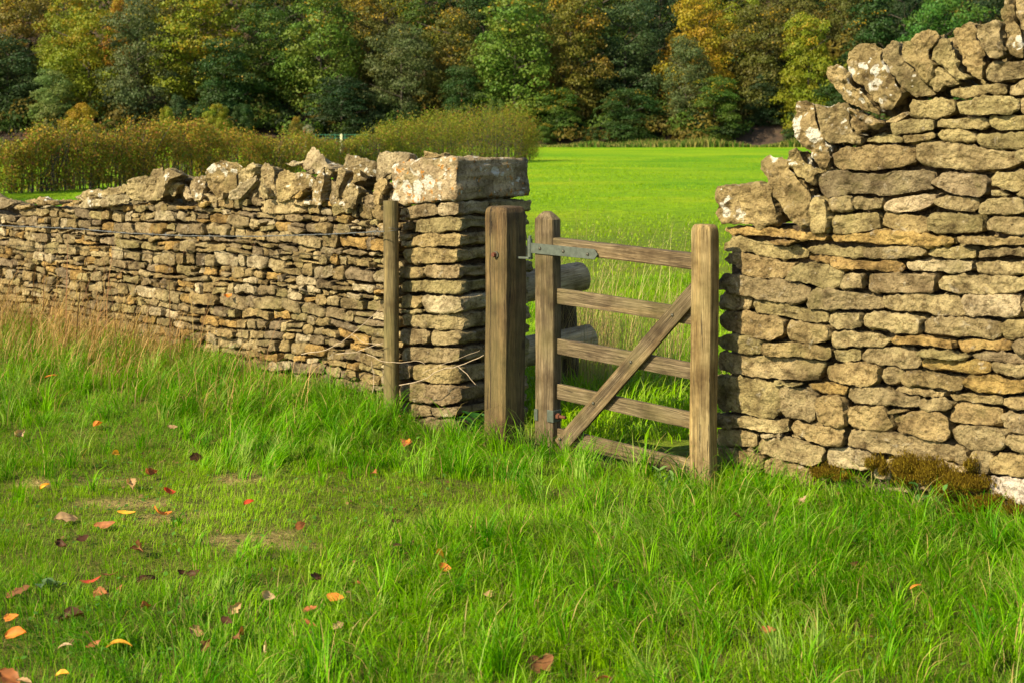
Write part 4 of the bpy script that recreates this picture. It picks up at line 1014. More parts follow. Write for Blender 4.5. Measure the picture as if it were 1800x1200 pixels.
def tussocks(name, n, xy, dens, seed, label):
    """clumps of long arching blades"""
    rr = np.random.default_rng(seed); x, y = xy(rr, n); k = rr.random(n) < dens(x, y); x, y = x[k], y[k]; n = len(x)
    per = rr.integers(16, 46, n); idx = np.repeat(np.arange(n), per); nb = len(idx)
    size = rr.uniform(.6, 1.25, n)[idx]; flow = (2.6 * n2(x, y, 0.8, 2, 61) * math.pi)[idx]; comb = np.clip(rr.uniform(-.2, 1, n), 0, 1)[idx]
    a = rr.uniform(0, 6.28, nb); r = np.abs(rr.normal(0, .028, nb)) * size
    X = x[idx] + r * np.cos(a); Y = y[idx] + r * np.sin(a)
    az = np.where(rr.random(nb) < comb * 1.1, flow + rr.normal(0, .35, nb), a + rr.normal(0, .5, nb))
    short = (1 - .5 * np.clip(blob(x, y, 200, 1060, 420, 120) + blob(x, y, 360, 890, 420, 90), 0, 1))[idx]; Hh = short * rr.uniform(.10, .26, nb) * size * (.7 + .5 * rr.random(nb)); lean = .2 + r / .06 * .55 + .45 * comb + np.abs(rr.normal(0, .22, nb)); curl = rr.uniform(.5, 1.7, nb)
    m = np.clip(rr.uniform(0, 1, n)[idx] * .7 + rr.normal(.12, .18, nb), 0, 1)[:, None]
    C = np.array([0.040, 0.215, 0.001]) * (1 - m) + np.array([0.225, 0.480, 0.002]) * m
    pl = (rr.random(n) < .14)[idx]; C[pl] = C[pl] * .4 + np.array([.36, .46, .10]) * .6
    C *= rr.uniform(.75, 1.2, (nb, 1)); sw = rr.random(nb) < .05; C[sw] = (.5, .38, .12)
    V, Q, Cc = blades(np.stack([X, Y, gz(X, Y) - .004], 1), Hh, rr.uniform(.0028, .0052, nb), az, lean, curl, C, 5, np.where(rr.random(nb) < .2, .8, 0.))
    return tag(mesh_np(name, V, Q, M_grass, cols=Cc), label, 'grass', kind='stuff')

def make_grass(name, n, xy, hfun, w0, mat, dens=None, seed=1, hue=0.0, K=4, per=9, spread=0.022, straw=0.05, yel=None):
    rr = np.random.default_rng(seed)
    x, y = xy(rr, n)
    keep = np.ones(len(x), bool)
    if dens is not None: keep = rr.random(len(x)) < dens(x, y)
    x, y = x[keep], y[keep]; nt_ = len(x)
    th = rr.random(nt_)                                     # tuft character
    hx = hfun(x, y) * rr.uniform(0.7, 1.3, nt_)
    flow = 2.6 * n2(x, y, 0.9, 2, 61) * math.pi + 0.3        # combed direction
    X = np.repeat(x, per) + rr.normal(0, spread, nt_ * per); Y = np.repeat(y, per) + rr.normal(0, spread, nt_ * per)
    Hh = np.repeat(hx, per) * rr.uniform(0.55, 1.35, nt_ * per); nb = nt_ * per
    out = np.arctan2(Y - np.repeat(y, per), X - np.repeat(x, per))
    fl = np.repeat(flow, per); k = np.repeat(th, per)
    az = np.where(rr.random(nb) < 0.35 + 0.5 * k, fl + rr.normal(0, 0.6, nb), out + rr.normal(0, 0.8, nb))
    lean = np.abs(rr.normal(0.65, 0.40, nb)) + 0.4 * k ** 2; curl = np.abs(rr.normal(0.8, 0.6, nb)) * np.clip(Hh / 0.08, 0.7, 1.6)
    P = np.stack([X, Y, gz(X, Y) - 0.004], 1)
    if per > 9: per = per
    Wd = w0 * rr.uniform(0.6, 1.35, nb) * np.clip(Hh / 0.10, 0.6, 1.3)
    big = n2(x, y, 0.9, 3, 71); bigr = np.repeat(big, per)
    m = np.clip(0.48 + 0.5 * bigr + rr.normal(0, 0.2, nb) + hue + (0 if yel is None else np.repeat(yel(x, y), per)), 0, 1)[:, None]
    C = np.array([0.055, 0.225, 0.001]) * (1 - m) + np.array([0.275, 0.480, 0.001]) * m
    C = C * rr.uniform(0.75, 1.2, nb)[:, None] * np.repeat(rr.uniform(0.85, 1.15, nt_), per)[:, None]
    pale = rr.random(nb) < 0.10 + 0.25 * np.clip(np.repeat(n2(x, y, 1.8, 2, 81), per), 0, 1); C[pale] = C[pale] * 0.5 + np.array([0.36, 0.46, 0.08]) * 0.5
    sw = rr.random(nb) < straw; C[sw] = np.array([0.42, 0.33, 0.12]) * rr.uniform(0.6, 1.1, sw.sum())[:, None]
    tip = np.where(rr.random(nb) < 0.25, rr.uniform(0.3, 1, nb), 0.0)
    V, Q, Cc = blades(P, Hh, Wd, az, lean, curl, C, K, tip)
    o = mesh_np(name, V, Q, mat, cols=Cc, smooth=True)
    return o

def wedge(y0, y1, l, r, pad):
    def f(rr, n):
        y = np.sqrt(rr.uniform(y0 ** 2, y1 ** 2, n)); t = rr.random(n); x = (l * y - pad) + t * ((r - l) * y + 2 * pad); return x, y
    return f
def d_front(x, y):
    s = soil_mask(x, y); shortg = grass_height(x, y) < 0.06
    return (front_d(x, y) > 0.015) * (1 - 0.90 * sst(0.15, 0.55, s)) * sst(11.5, 10.0, y) * np.where(shortg, 1.0, 0.85)
yelf = lambda x, y: 0.30 * blob(x, y, 330, 900, 380, 110) + 0.15 * blob(x, y, 1450, 1120, 400, 120) - 0.28 * blob(x, y, 760, 770, 420, 60) - 0.2 * blob(x, y, 1500, 930, 350, 50)
o = make_grass('grass', 40000, wedge(3.7, 10.8, -0.37, 0.37, 0.4), grass_height, 0.0034, M_grass, d_front, 2, yel=yelf)
tag(o, 'lush green grass in front of the walls and gate', 'grass', kind='stuff')
LEAFUV = [(90,660),(173,746),(32,764),(205,795),(303,750),(345,803),(262,832),(231,852),(296,864),(437,882),(78,853),(117,908),(283,903),(222,901),(185,921),(145,945),(108,958),(245,962),(160,1021),(192,1010),(176,1041),(209,1031),(32,1038),(265,1015),(335,1008),(256,1064),(125,1082),(22,1086),(27,1113),(206,1128),(164,1131),(112,1133),(345,1108),(418,1112),(413,1068),(398,1090),(469,1138),(470,1046),(362,1134),(108,1182),(16,1190),(42,1196),(561,686),(776,973),(781,996),(590,1049),(545,1069),(557,1015),(594,1098),(545,1094),(627,1022),(949,1166),(858,1042),(715,778),(657,828),(697,914),(1350,1108),(1411,876),(1610,1028),(1502,991),(1297,908),(528,922),(700,955),(1060,1190),(718,774)]
def near_leaf(x, y):
    m = np.zeros(len(x), bool)
    for (u_, v_) in LEAFUV:
        X_, Y_, _z = gpt(u_, v_ + 10); m |= (np.abs(x - X_) < .09) & (y > Y_ - .30) & (y < Y_ + .06)
    return m
def d_tus(x, y):
    d = front_d(x, y); q = 0.45 + 0.75 * n2(x, y, 1.7, 2, 301)
    q = q + .5 * blob(x, y, 1500, 1000, 450, 140) + .35 * blob(x, y, 820, 1060, 260, 110) + .5 * sst(.9, .2, d) + .5 * blob(x, y, 560, 720, 330, 60)
    q = q - .9 * blob(x, y, 360, 895, 420, 85) - .45 * blob(x, y, 1000, 860, 330, 50) - .15 * blob(x, y, 150, 1060, 300, 120)
    return np.clip(q, .015, 1) * (d > .03) * (1 - .92 * near_leaf(x, y))
tussocks('grass_tussocks', 4800, wedge(3.7, 10.6, -0.37, 0.37, 0.4), d_tus, 17, 'longer arching tussocks of grass standing out of the turf')

# grass beyond the gate, thinning with distance
def d_back(x, y): return (front_d(x, y) < -0.6) | ((front_d(x, y) < 0.02) & (x / y > .016) & (x / y < .134))
hb = lambda x, y: np.clip(0.085 + 0.05 * n2(x, y, 0.8, 3, 91) + 0.10 * np.exp(-((y - 9.0) / 1.0) ** 2), 0.04, 0.3)
o = make_grass('meadow_grass', 9000, wedge(7.5, 16, -0.03, 0.26, 0.5), hb, 0.006, M_grass, d_back, 5, hue=0.34, K=3, spread=0.04, straw=0.012)
tag(o, 'bright green meadow grass just beyond the gate', 'grass', kind='stuff')
def small_leaves():
    rr = np.random.default_rng(70); x, y = wedge(3.7, 9.5, -.37, .37, .4)(rr, 9000)
    k = (front_d(x, y) > .05) & (n2(x, y, 1.7, 2, 400) + rr.normal(0, .15, len(x)) > .05); x, y = x[k], y[k]; n = len(x)
    P = np.stack([x, y, gz(x, y) + grass_height(x, y) * rr.uniform(.25, .6, n)], 1); nn = np.stack([rr.normal(0, .4, n), rr.normal(-.15, .4, n), np.ones(n)], 1); nn /= np.linalg.norm(nn, axis=1)[:, None]
    V, Q = quads_cloud(P, nn, rr.uniform(.010, .026, n), rr, .8)
    C = np.where(rr.random((n, 1)) < .25, np.array([.22, .13, .05]), np.array([.10, .24, .03])) * rr.uniform(.6, 1.3, (n, 1))
    return mesh_np('clover', V, Q, M_grass, cols=np.repeat(C, 4, 0), smooth=False)
tag(small_leaves(), 'scattered clover and dead leaf scraps low in the turf', 'clover', kind='stuff')
hf = lambda x, y: np.clip(0.05 + 0.05 * n2(x, y, 0.22, 3, 95), 0.012, 0.2)
def far_xy(rr, n):
    y = 15 * (110 / 15.) ** rr.random(n); t = rr.random(n); x = -0.42 * y + t * 0.72 * y; return x, y
rr = np.random.default_rng(77)
def far_grass():
    n = 60000; x, y = far_xy(rr, n)
    Hh = hf(x, y) * rr.uniform(.6, 1.3, n); s = y / 15
    m = np.clip(0.6 + 0.4 * n2(x, y, 0.25, 3, 14) + rr.normal(0, .2, n), 0, 1)[:, None]
    C = np.array([0.15, 0.30, 0.004]) * (1 - m) + np.array([0.29, 0.42, 0.006]) * m
    P = np.stack([x, y, gz(x, y) - 0.01], 1)
    V, Q, Cc = blades(P, Hh, 0.011 * s, rr.uniform(0, 6.28, n), rr.uniform(.2, .9, n), rr.uniform(.2, .9, n), C, 2)
    return mesh_np('pasture_grass', V, Q, M_grass, cols=Cc)
tag(far_grass(), 'sunlit short grass of the wide pasture', 'grass', kind='stuff')

# dry stems in front of the left wall
def stems(name, P, Hh, label, seed, w=0.0022, col=(0.42, 0.29, 0.13), lean=0.45, az0=0.3, K=5, cv=.5):
    rr = np.random.default_rng(seed); n = len(P)
    C = np.array(col) * rr.uniform(0.45, 1.25, n)[:, None] * (1 + rr.normal(0, .06, (n, 3)))
    V, Q, Cc = blades(P, Hh, w * rr.uniform(.6, 1.4, n), az0 + rr.normal(0, 1.3, n), np.abs(rr.normal(lean, .35, n)), np.abs(rr.normal(cv, .5, n)), np.clip(C, .01, 1), K)
    V2 = [V]; Q2 = [Q]; C2 = [Cc]; off = len(V)
    # seed heads: short blades near the tips of a third of them
    sel = np.where(rr.random(n) < 0.33)[0]; tips = V.reshape(n, K + 1, 2, 3)[sel, K, 0]
    m = 7; tp_ = np.repeat(tips, m, 0) + rr.normal(0, .006, (len(sel) * m, 3)) - np.array([0, 0, 1]) * rr.uniform(0, .05, (len(sel) * m, 1))
    v, q, c = blades(tp_, rr.uniform(.010, .022, len(tp_)), np.full(len(tp_), .0022), rr.uniform(0, 6.28, len(tp_)), rr.uniform(0, 1, len(tp_)), rr.uniform(0, 1, len(tp_)), np.tile(np.array(col) * 1.1, (len(tp_), 1)), 2)
    V2.append(v); Q2.append(q + off); C2.append(c)
    o = mesh_np(name, np.concatenate(V2), np.concatenate(Q2), M_dry, cols=np.concatenate(C2)); return tag(o, label, 'dry grass', kind='stuff')
rr = np.random.default_rng(55)
n = 6000; s = -rr.uniform(0.75, 6.6, n); d = np.abs(rr.normal(0.30, 0.24, n)) + 0.03
dens = sst(-0.6, -1.5, s) * (0.45 + 0.75 * sst(-1.6, -3.2, s)) * (0.5 + 0.8 * (n2(s, d, 2.0, 2, 4) > -0.1)); k = rr.random(n) < dens; s, d = s[k], d[k]
W = PL.world(s, s * 0, d); W[:, 2] = gz(W[:, 0], W[:, 1])
Hh = rr.gamma(4, 0.062, len(s)) * (0.75 + 0.45 * sst(-1.5, -3.5, s)) + 0.06
stems('dry_grass', W, Hh, 'tangle of dry brown grass and weed stems along the foot of the left wall', 6, w=0.0034, col=(0.44, 0.28, 0.10), lean=0.85, cv=1.0)
# tall single weeds against the left wall
rr = np.random.default_rng(56); n = 46; s = -rr.uniform(1.0, 6.4, n); W = PL.world(s, s * 0, rr.uniform(.1, .6, n)); W[:, 2] = gz(W[:, 0], W[:, 1])
stems('dry_weed', W, rr.uniform(.55, 1.0, n), 'tall thin dead weed stems standing in front of the left wall', 7, w=0.005, col=(0.24, 0.12, 0.06), lean=0.05)
# dry stems beyond the gate
rr = np.random.default_rng(57)
n = 1100; yy = rr.uniform(8.6, 10.6, n); uu = np.concatenate([rr.normal(1035, 36, n // 2), rr.uniform(960, 1240, n - n // 2)]); xx = (uu - 900) / F * yy
P = np.stack([xx, yy, gz(xx, yy)], 1)
stems('dry_meadow_stems', P, rr.gamma(5, .085, n) * np.where(uu < 1120, 1.0, .75) + .1, 'dry tan grass stems standing beyond the gate rails', 8, w=0.0024, col=(0.44, 0.33, 0.13), lean=0.12)
n = 60; yy = rr.uniform(8.8, 10.2, n); uu = rr.uniform(1000, 1200, n); xx = (uu - 900) / F * yy
stems('seeding_grass', np.stack([xx, yy, gz(xx, yy)], 1), rr.uniform(.75, 1.12, n), 'few tall pale seeding grass stems seen above the gate', 9, w=0.0028, col=(0.50, 0.40, 0.18), lean=0.03)

# moss at the foot of the right wall
def moss(n, seed):
    rr = np.random.default_rng(seed)
    cl = [(1540, 812, 14, 10, 250), (1600, 815, 26, 16, 900), (1640, 828, 30, 20, 1100), (1680, 845, 30, 18, 1100), (1715, 848, 26, 12, 700), (1670, 862, 22, 12, 500), (1600, 838, 16, 14, 450), (1590, 828, 14, 14, 300), (1455, 828, 24, 9, 450), (1485, 835, 18, 8, 250), (1712, 814, 10, 10, 180), (1740, 880, 34, 12, 700), (1700, 895, 40, 12, 700), (1780, 895, 34, 10, 500), (1560, 822, 8, 14, 140)]
    Vs = []; 
    for u, v, a, b, m in cl:
        uu = rr.normal(u, a * .5, m); vv = rr.normal(v, b * .5, m); q = PR.px(uu, vv); Vs.append(PR.world(q[:, 0], q[:, 1], 0.012 + 0.045 * np.exp(-(((uu - u) / a) ** 2 + ((vv - v) / b) ** 2) * 1.5) + np.abs(rr.normal(0, .006, m))))
    P = np.concatenate(Vs); n = len(P)
    P = np.repeat(P, 5, 0) + rr.normal(0, .004, (n * 5, 3)); n = len(P)
    m = rr.random(n)[:, None] ** 1.4; C = np.array([0.085, 0.045, 0.006]) * (1 - m) + np.array([0.36, 0.26, 0.02]) * m
    az = math.atan2(PR.n[1], PR.n[0]) + rr.normal(0, .9, n)
    V, Q, Cc = blades(P, rr.uniform(.006, .018, n), np.full(n, .003), az, rr.uniform(0.2, 1.4, n), rr.uniform(0, 1, n), C, 2)
    return mesh_np('moss', V, Q, M_dry, cols=Cc)
tag(moss(0, 4), 'golden brown moss growing over the lowest stones of the right wall', 'moss', kind='stuff')

# small broad leaved weeds
def leafmesh(L, W, curl, fold, n=7, m=5, seed=0, lobed=0.0, ragged=0.0):
    rr = np.random.default_rng(seed); u = np.linspace(0, 1, n); v = np.linspace(-1, 1, m); V = []
    for a in u:
        wd = W * math.sin(math.pi * min(1, a ** 0.8 * 0.97 + 0.02)) ** 0.75 * (1 + lobed * math.sin(a * 19)) + 0.02 * W
        for b in v:
            x = a * L; y = b * wd / 2 * (1 + 2.5 * ragged * rr.normal() * abs(b)); z = curl * L * (a - .5) ** 2 * 2 + fold * W * b * b + ragged * W * .3 * rr.normal()
            V.append((x - L / 2, y, z))
    V = np.array(V); i, j = np.meshgrid(np.arange(m - 1), np.arange(n - 1)); a = (j * m + i).ravel()
    return V, np.stack([a, a + 1, a + m + 1, a + m], 1)
def rotm(ax, ay, az): 
    from mathutils import Euler
    return np.array(Euler((ax, ay, az)).to_matrix())
def weed(u, v, Yoff, n, L, W, h, label, seed, col=(0.06, 0.17, 0.02)):
    rr = np.random.default_rng(seed); X, Y, Z = gpt(u, v); a = Acc()
    for k in range(n):
        lv, lq = leafmesh(L * rr.uniform(.6, 1.15), W * rr.uniform(.7, 1.1), rr.uniform(-.5, .1), rr.uniform(.05, .3), seed=k + seed, lobed=.12)
        az = rr.uniform(0, 6.28); lv = (lv + [L / 2, 0, 0]) @ rotm(rr.normal(0, .25), -rr.uniform(.1, .9), az).T + np.array([X + rr.normal(0, h * .3), Y + rr.normal(0, h * .3), Z + h * rr.uniform(.35, 1)])
        a.add((lv, lq, np.tile(np.array(col) * rr.uniform(.7, 1.4), (len(lv), 1))))
        b = np.array([X, Y, Z]); a.add(tuple([*tube(np.stack([b, lv[2]]), .0015, 4)[:2], np.tile(np.array(col), (8, 1))]))
    return tag(a.build('weed', M_grass), label, 'plant', 'broad leaved weeds in the grass')
weed(848, 765, 0, 5, .10, .06, .10, 'broad dark green dock plant at the foot of the square gate post', 1, (0.035, 0.12, 0.02))
weed(742, 742, 0, 26, .045, .03, .12, 'nettle like green weed growing right of the round fence post foot', 2)
weed(1635, 915, 0, 12, .038, .026, .15, 'leafy weed in the long grass under the mossy wall foot', 3, (0.09, 0.22, 0.05))
weed(1490, 880, 0, 8, .05, .04, .12, 'small leafy weed by the wall foot left of the moss', 4, (0.09, 0.22, 0.05))
weed(1170, 868, 0, 14, .04, .022, .10, 'pale feathery green weed in the grass before the pale gate post', 5, (0.16, 0.27, 0.07))
weed(85, 1140 - 90, 0, 7, .05, .045, .05, 'grey green round leaved weed in the short grass at the left edge', 6, (0.15, 0.24, 0.10))

# ------------------------------------------------------------------ fallen leaves
CO = dict(o=(0.62, 0.20, 0.03), y=(0.72, 0.34, 0.03), r=(0.50, 0.06, 0.02), b=(0.20, 0.085, 0.03), d=(0.075, 0.03, 0.015), t=(0.42, 0.26, 0.12), p=(0.46, 0.31, 0.17), s=(0.32, 0.11, 0.035))
FL = [
(90,660,24,'o','small orange leaf caught in the long grass below the weeds on the far left'), (173,746,28,'o','orange leaf lying in the grass left of the middle of the left wall grass'),
(32,764,22,'p','pale crumpled leaf in the grass at the left edge'), (205,795,18,'y','small yellow leaf standing in the grass above the bare patches'), (303,750,18,'t','small tan leaf half hidden under grass blades'),
(345,803,26,'d','dark curled leaf standing upright in the grass right of the bare patches'), (262,832,28,'s','rust coloured folded leaf above the bare soil'), (231,852,30,'t','crumpled tan leaf on the worn ground'),
(296,864,24,'r','bright red orange leaf beside the bare soil patch'), (437,882,20,'r','small red leaf in grass right of the bare soil'), (78,853,20,'y','small golden leaf on the worn grass near the left edge'),
(117,908,44,'t','large crumpled tan leaf left of the bare soil patch'), (283,903,34,'o','bright orange leaf at the lower edge of the bare soil'), (222,901,34,'y','long yellow orange leaf on the bare soil'),
(185,921,42,'s','long rust brown leaf in front of the bare soil'), (145,945,24,'d','small dark leaf in front of the large tan leaf'), (108,958,24,'d','dark rotted leaf below the large crumpled tan leaf'),
(245,962,36,'b','curled brown leaf with striped underside in short grass'), (160,1021,38,'r','broad scarlet leaf in the grass'), (192,1010,30,'b','brown leaf touching the broad scarlet leaf'),
(176,1041,34,'s','tan rust leaf just below the broad scarlet leaf'), (209,1031,20,'s','small rust leaf right of the scarlet leaf'), (32,1038,44,'b','brown crumpled leaf near the left edge with darker leaves'),
(265,1015,56,'d','long dark curled leaf like a twig in the grass'), (335,1008,42,'d','second long dark curled leaf, right of the first'), (256,1064,24,'s','small dark red folded leaf'),
(125,1082,44,'d','dark curled leaf lying slantwise in the lower left grass'), (22,1086,38,'o','orange leaf with a dark underside at the left edge'), (27,1113,38,'o','plain orange leaf at the lower left edge'),
(206,1128,50,'y','long bright yellow orange leaf in the lower left grass'), (164,1131,28,'s','brown leaf touching the long yellow orange leaf'), (112,1133,30,'p','pale narrow leaf in the lower left grass'),
(345,1108,28,'t','small tan and brown folded leaf left of the upright brown leaf'), (418,1112,46,'b','large dark brown leaf standing upright in the lower grass'), (413,1068,28,'t','curled tan leaf above the large upright brown leaf'),
(398,1090,22,'d','dark leaf between the tan curl and the upright brown leaf'), (469,1138,34,'p','pale tan leaf right of the upright brown leaf'), (470,1046,26,'p','small pale leaf in the grass above the upright brown leaf'),
(362,1134,28,'b','brown oval leaf below the tan and brown folded leaf'), (108,1182,26,'y','small golden leaf near the bottom edge on the left'), (16,1190,46,'s','dark rust leaf in the bottom left corner'),
(42,1196,30,'t','tan leaf touching the bottom edge in the left corner'), (561,686,20,'y','yellow leaf caught in the tall grass before the left wall'), (776,973,30,'y','bright orange yellow leaf standing in the middle grass'),
(781,996,24,'o','orange leaf just below the bright standing leaf'), (590,1049,34,'o','orange brown twisted leaf in the lower middle grass'), (545,1069,28,'s','dark rust leaf left of the twisted orange one'),
(557,1015,34,'d','dark brown leaf sunk in a hollow in the grass'), (594,1098,28,'t','tan leaf below the twisted orange brown leaf'), (545,1094,26,'s','narrow rust leaf below the dark rust one'),
(627,1022,16,'s','tiny rust leaf in the middle grass'), (949,1166,56,'b','large dark brown leaf near the bottom middle'), (858,1042,26,'t','tan upright leaf in the middle grass'),
(715,778,26,'s','rust brown leaf in grass before the pillar'), (657,828,20,'s','small rust leaf in grass left of the gate posts'), (697,914,20,'d','small dark leaf in the middle grass'),
(1350,1108,28,'s','brown leaf in the lower right grass'), (1411,876,26,'p','pale pinkish leaf in grass below the right wall'), (1610,1028,26,'o','orange leaf in the long grass on the right'),
(1502,776+215,22,'b','small brown leaf deep in the right hand grass'), (1297,908,20,'d','dark leaf in grass in front of the right wall end'), (528,922,22,'s','rust leaf on the second bare patch'),
(700,860+95,22,'d','dark leaf in a gap in the middle grass'), (1060,1190,28,'s','brown leaf at the bottom edge right of the middle'), (400,521,16,'o','orange leaf hung on a weed stem before the left wall'), (718,776-2,14,'o','tiny orange leaf beside the rust brown leaf before the pillar'),
]
rr = np.random.default_rng(91)
for k, (u, v, px, cc_, lb) in enumerate(FL):
    hang = v < 600
    X, Y, Z = gpt(u, v + 6) if not hang else (*(P3d(u, v, 8.9)[:2]), P3d(u, v, 8.9)[2])
    L = px / F * Y * 0.95; gh = float(grass_height(np.array([X]), np.array([Y]))[0]); 
    if not hang:
        # keep the pixel while lifting the leaf onto the grass
        zt = Z + 0.012 + gh * 0.55; Y2 = F * (EYE - zt) / (v - HV); X = (u - 900) / F * Y2; Y = Y2; Z = zt
    narrow = 'long' in lb or 'narrow' in lb; up = 'upright' in lb or 'standing' in lb
    lv, lq = leafmesh(L, L * (0.32 if narrow else 0.62), rr.uniform(-.5, .6), rr.uniform(.0, .35) * (1.6 if 'curl' in lb or 'fold' in lb or 'crumple' in lb else .7), 9, 7, k, 0.05, 0.09 if 'crumple' in lb or cc_ in 'bdts' else 0.035)
    col = np.array(CO[cc_]); C = np.tile(col, (len(lv), 1)) * (1 + 0.35 * vn(lv * 90 + k, 3))[:, None]
    vein = np.abs(np.tile(np.linspace(-1, 1, 7), 9)) < .1; C[vein] = C[vein] * 1.25
    o = mesh_np('fallen_leaf', lv, lq, M_leaf, cols=np.clip(C, .005, 1))
    o.location = (X, Y, Z); o.rotation_euler = (rr.normal(0, .3) + (1.0 if up else 0.42), rr.normal(0, .25), rr.normal(0, .5) + (0 if narrow else rr.uniform(-1.2, 1.2)))
    tag(o, lb, 'leaf', 'fallen autumn leaves on the grass')

# ------------------------------------------------------------------ trees
def crown_mesh(seed, kind):
    """unit tree: height 1, crown about 0.5-0.7 wide; returns crown mesh and trunk mesh"""
    rr = np.random.default_rng(seed)
    pos = []; nrm = []; sz = []; tint = []
    if kind == 'broad':   wmax, z0, flat, nb = .34, .06, .62, 62
    elif kind == 'tall':  wmax, z0, flat, nb = .24, .05, .65, 58
    elif kind == 'weep':  wmax, z0, flat, nb = .30, .03, .42, 70
    elif kind == 'bush':  wmax, z0, flat, nb = .48, .0, .75, 34
    elif kind == 'conifer': wmax, z0, flat, nb = .24, .12, .30, 60
    for k in range(nb):
        z = z0 + (1 - z0) * (k + rr.random()) / nb * 0.93
        q = (z - z0) / (1 - z0)
        if kind == 'conifer': env = wmax * (1 - q) ** .8 + .02
        elif kind == 'bush': env = wmax * math.sqrt(max(0, 1 - q ** 2.2))
        else: env = wmax * (math.sin(math.pi * min(1, .16 + .80 * q ** .9)) ** .7)
        az = k * 2.399 + rr.normal(0, .4); rad = env * (rr.uniform(.15, .9) ** .8)
        rp = (0.075 + 0.085 * rr.random()) * (1.25 if kind == 'bush' else 1) * (1 - .35 * q)
        c = np.array([rad * math.cos(az), rad * math.sin(az), z])
        m = int(175 * (rp / .08) ** 2)
        d = rr.normal(0, 1, (m, 3)); d[:, 2] = d[:, 2] * .8 + .35; d += 0.5 * np.array([math.cos(az), math.sin(az), 0]); d /= np.linalg.norm(d, axis=1)[:, None]
        r_ = rp * rr.uniform(.55, 1.08, m) * (1 + .35 * vn(d * 2.2 + k * 5, 3))
        p = c + d * r_[:, None] * np.array([1.15, 1.15, flat])
        if kind in ('weep', 'conifer'): p[:, 2] -= 0.5 * np.maximum(0, np.linalg.norm(p[:, :2] - c[:2], axis=1) - rp * .4) 
        nn = d + rr.normal(0, .55, (m, 3)); nn /= np.linalg.norm(nn, axis=1)[:, None]
        pos.append(p); nrm.append(nn); sz.append(rr.uniform(.012, .024, m) * (1.5 if kind == 'bush' else 1))
        pt = rr.random()
        tint.append(np.stack([np.clip(rr.normal(.5, .22, m), 0, 1), np.clip(.6 * rr.random(m) + .4 * (1 - q) + .35 * (pt - .5), 0, 1), np.clip(rr.normal(pt, .2, m), 0, 1)], 1))
    P = np.concatenate(pos); V, Q = quads_cloud(P, np.concatenate(nrm), np.concatenate(sz), rr)
    C = np.repeat(np.concatenate(tint), 4, 0)
    # trunk with limbs
    a = Acc(); a.add(tube(smooth_path([(0, 0, -.04), (.01, 0, .2), (-.01, .01, .4), (0, 0, .62)], 10), np.linspace(.016, .004, 10), 7))
    for k in range(9 if kind != 'bush' else 6):
        az = k * 2.4; z = .12 + k * .075; L = wmax * rr.uniform(.6, .95)
        a.add(tube(smooth_path([(0, 0, z), (L * .5 * math.cos(az), L * .5 * math.sin(az), z + .05), (L * math.cos(az), L * math.sin(az), z + (.12 if kind != 'conifer' else -.02))], 6), np.linspace(.008, .002, 6), 5))
    return (V, Q, C), (np.concatenate(a.V), np.concatenate(a.Q))

PROTO = {}
def proto(kind, var):
    if (kind, var) not in PROTO:
        (V, Q, C), (tv, tq) = crown_mesh(hash_(kind) + var * 31, kind)
        a = mesh_np('crown', V, Q, M_crown, cols=C, smooth=False); b = mesh_np('trunk', tv, tq, M_bark)
        PROTO[(kind, var)] = (a.data, b.data)
        for o in (a, b): bpy.data.objects.remove(o)
    return PROTO[(kind, var)]
def hash_(s): return sum(ord(c) * (i + 3) for i, c in enumerate(s))

def tree(name, u, vtop, Y, wpx, kind, var, col, aut, label, rot=None, group='trees of the hillside wood', base=None):
    X = (u - 900) / F * Y; zb = float(zhill(X, Y)[0]) if Y > 212 else float(gz(X, Y)[0])
    if base is not None: zb = base
    zt = EYE - (vtop - HV) / F * Y; H = zt - zb
    cm, tm = proto(kind, var)
    root = empty(name, (X, Y, zb), label, 'tree' if kind != 'bush' else 'bush', group)
    wm = {'broad': .86, 'tall': .66, 'weep': .80, 'bush': 1.15, 'conifer': .62}[kind]
    sx = (wpx / F * Y) / wm
    root.rotation_euler.z = rot if rot is not None else (u * 1.37) % 6.28
    for nm, me in (('crown', cm), ('trunk', tm)):
        o = bpy.data.objects.new(nm, me); COL.objects.link(o); o.parent = root; o.scale = (sx, sx, H)
        o.color = (*col, aut)
    return root
DK = (0.024, 0.048, 0.012); DG = (0.036, 0.074, 0.012); MG = (0.070, 0.120, 0.012); LG_ = (0.115, 0.180, 0.018); YG = (0.200, 0.220, 0.010)
YE = (0.320, 0.225, 0.012); OL = (0.110, 0.108, 0.016); GG = (0.095, 0.118, 0.034); OR = (0.34, 0.155, 0.012); BR_ = (0.170, 0.130, 0.018); PG = (0.150, 0.205, 0.045); BL = (0.048, 0.082, 0.022)
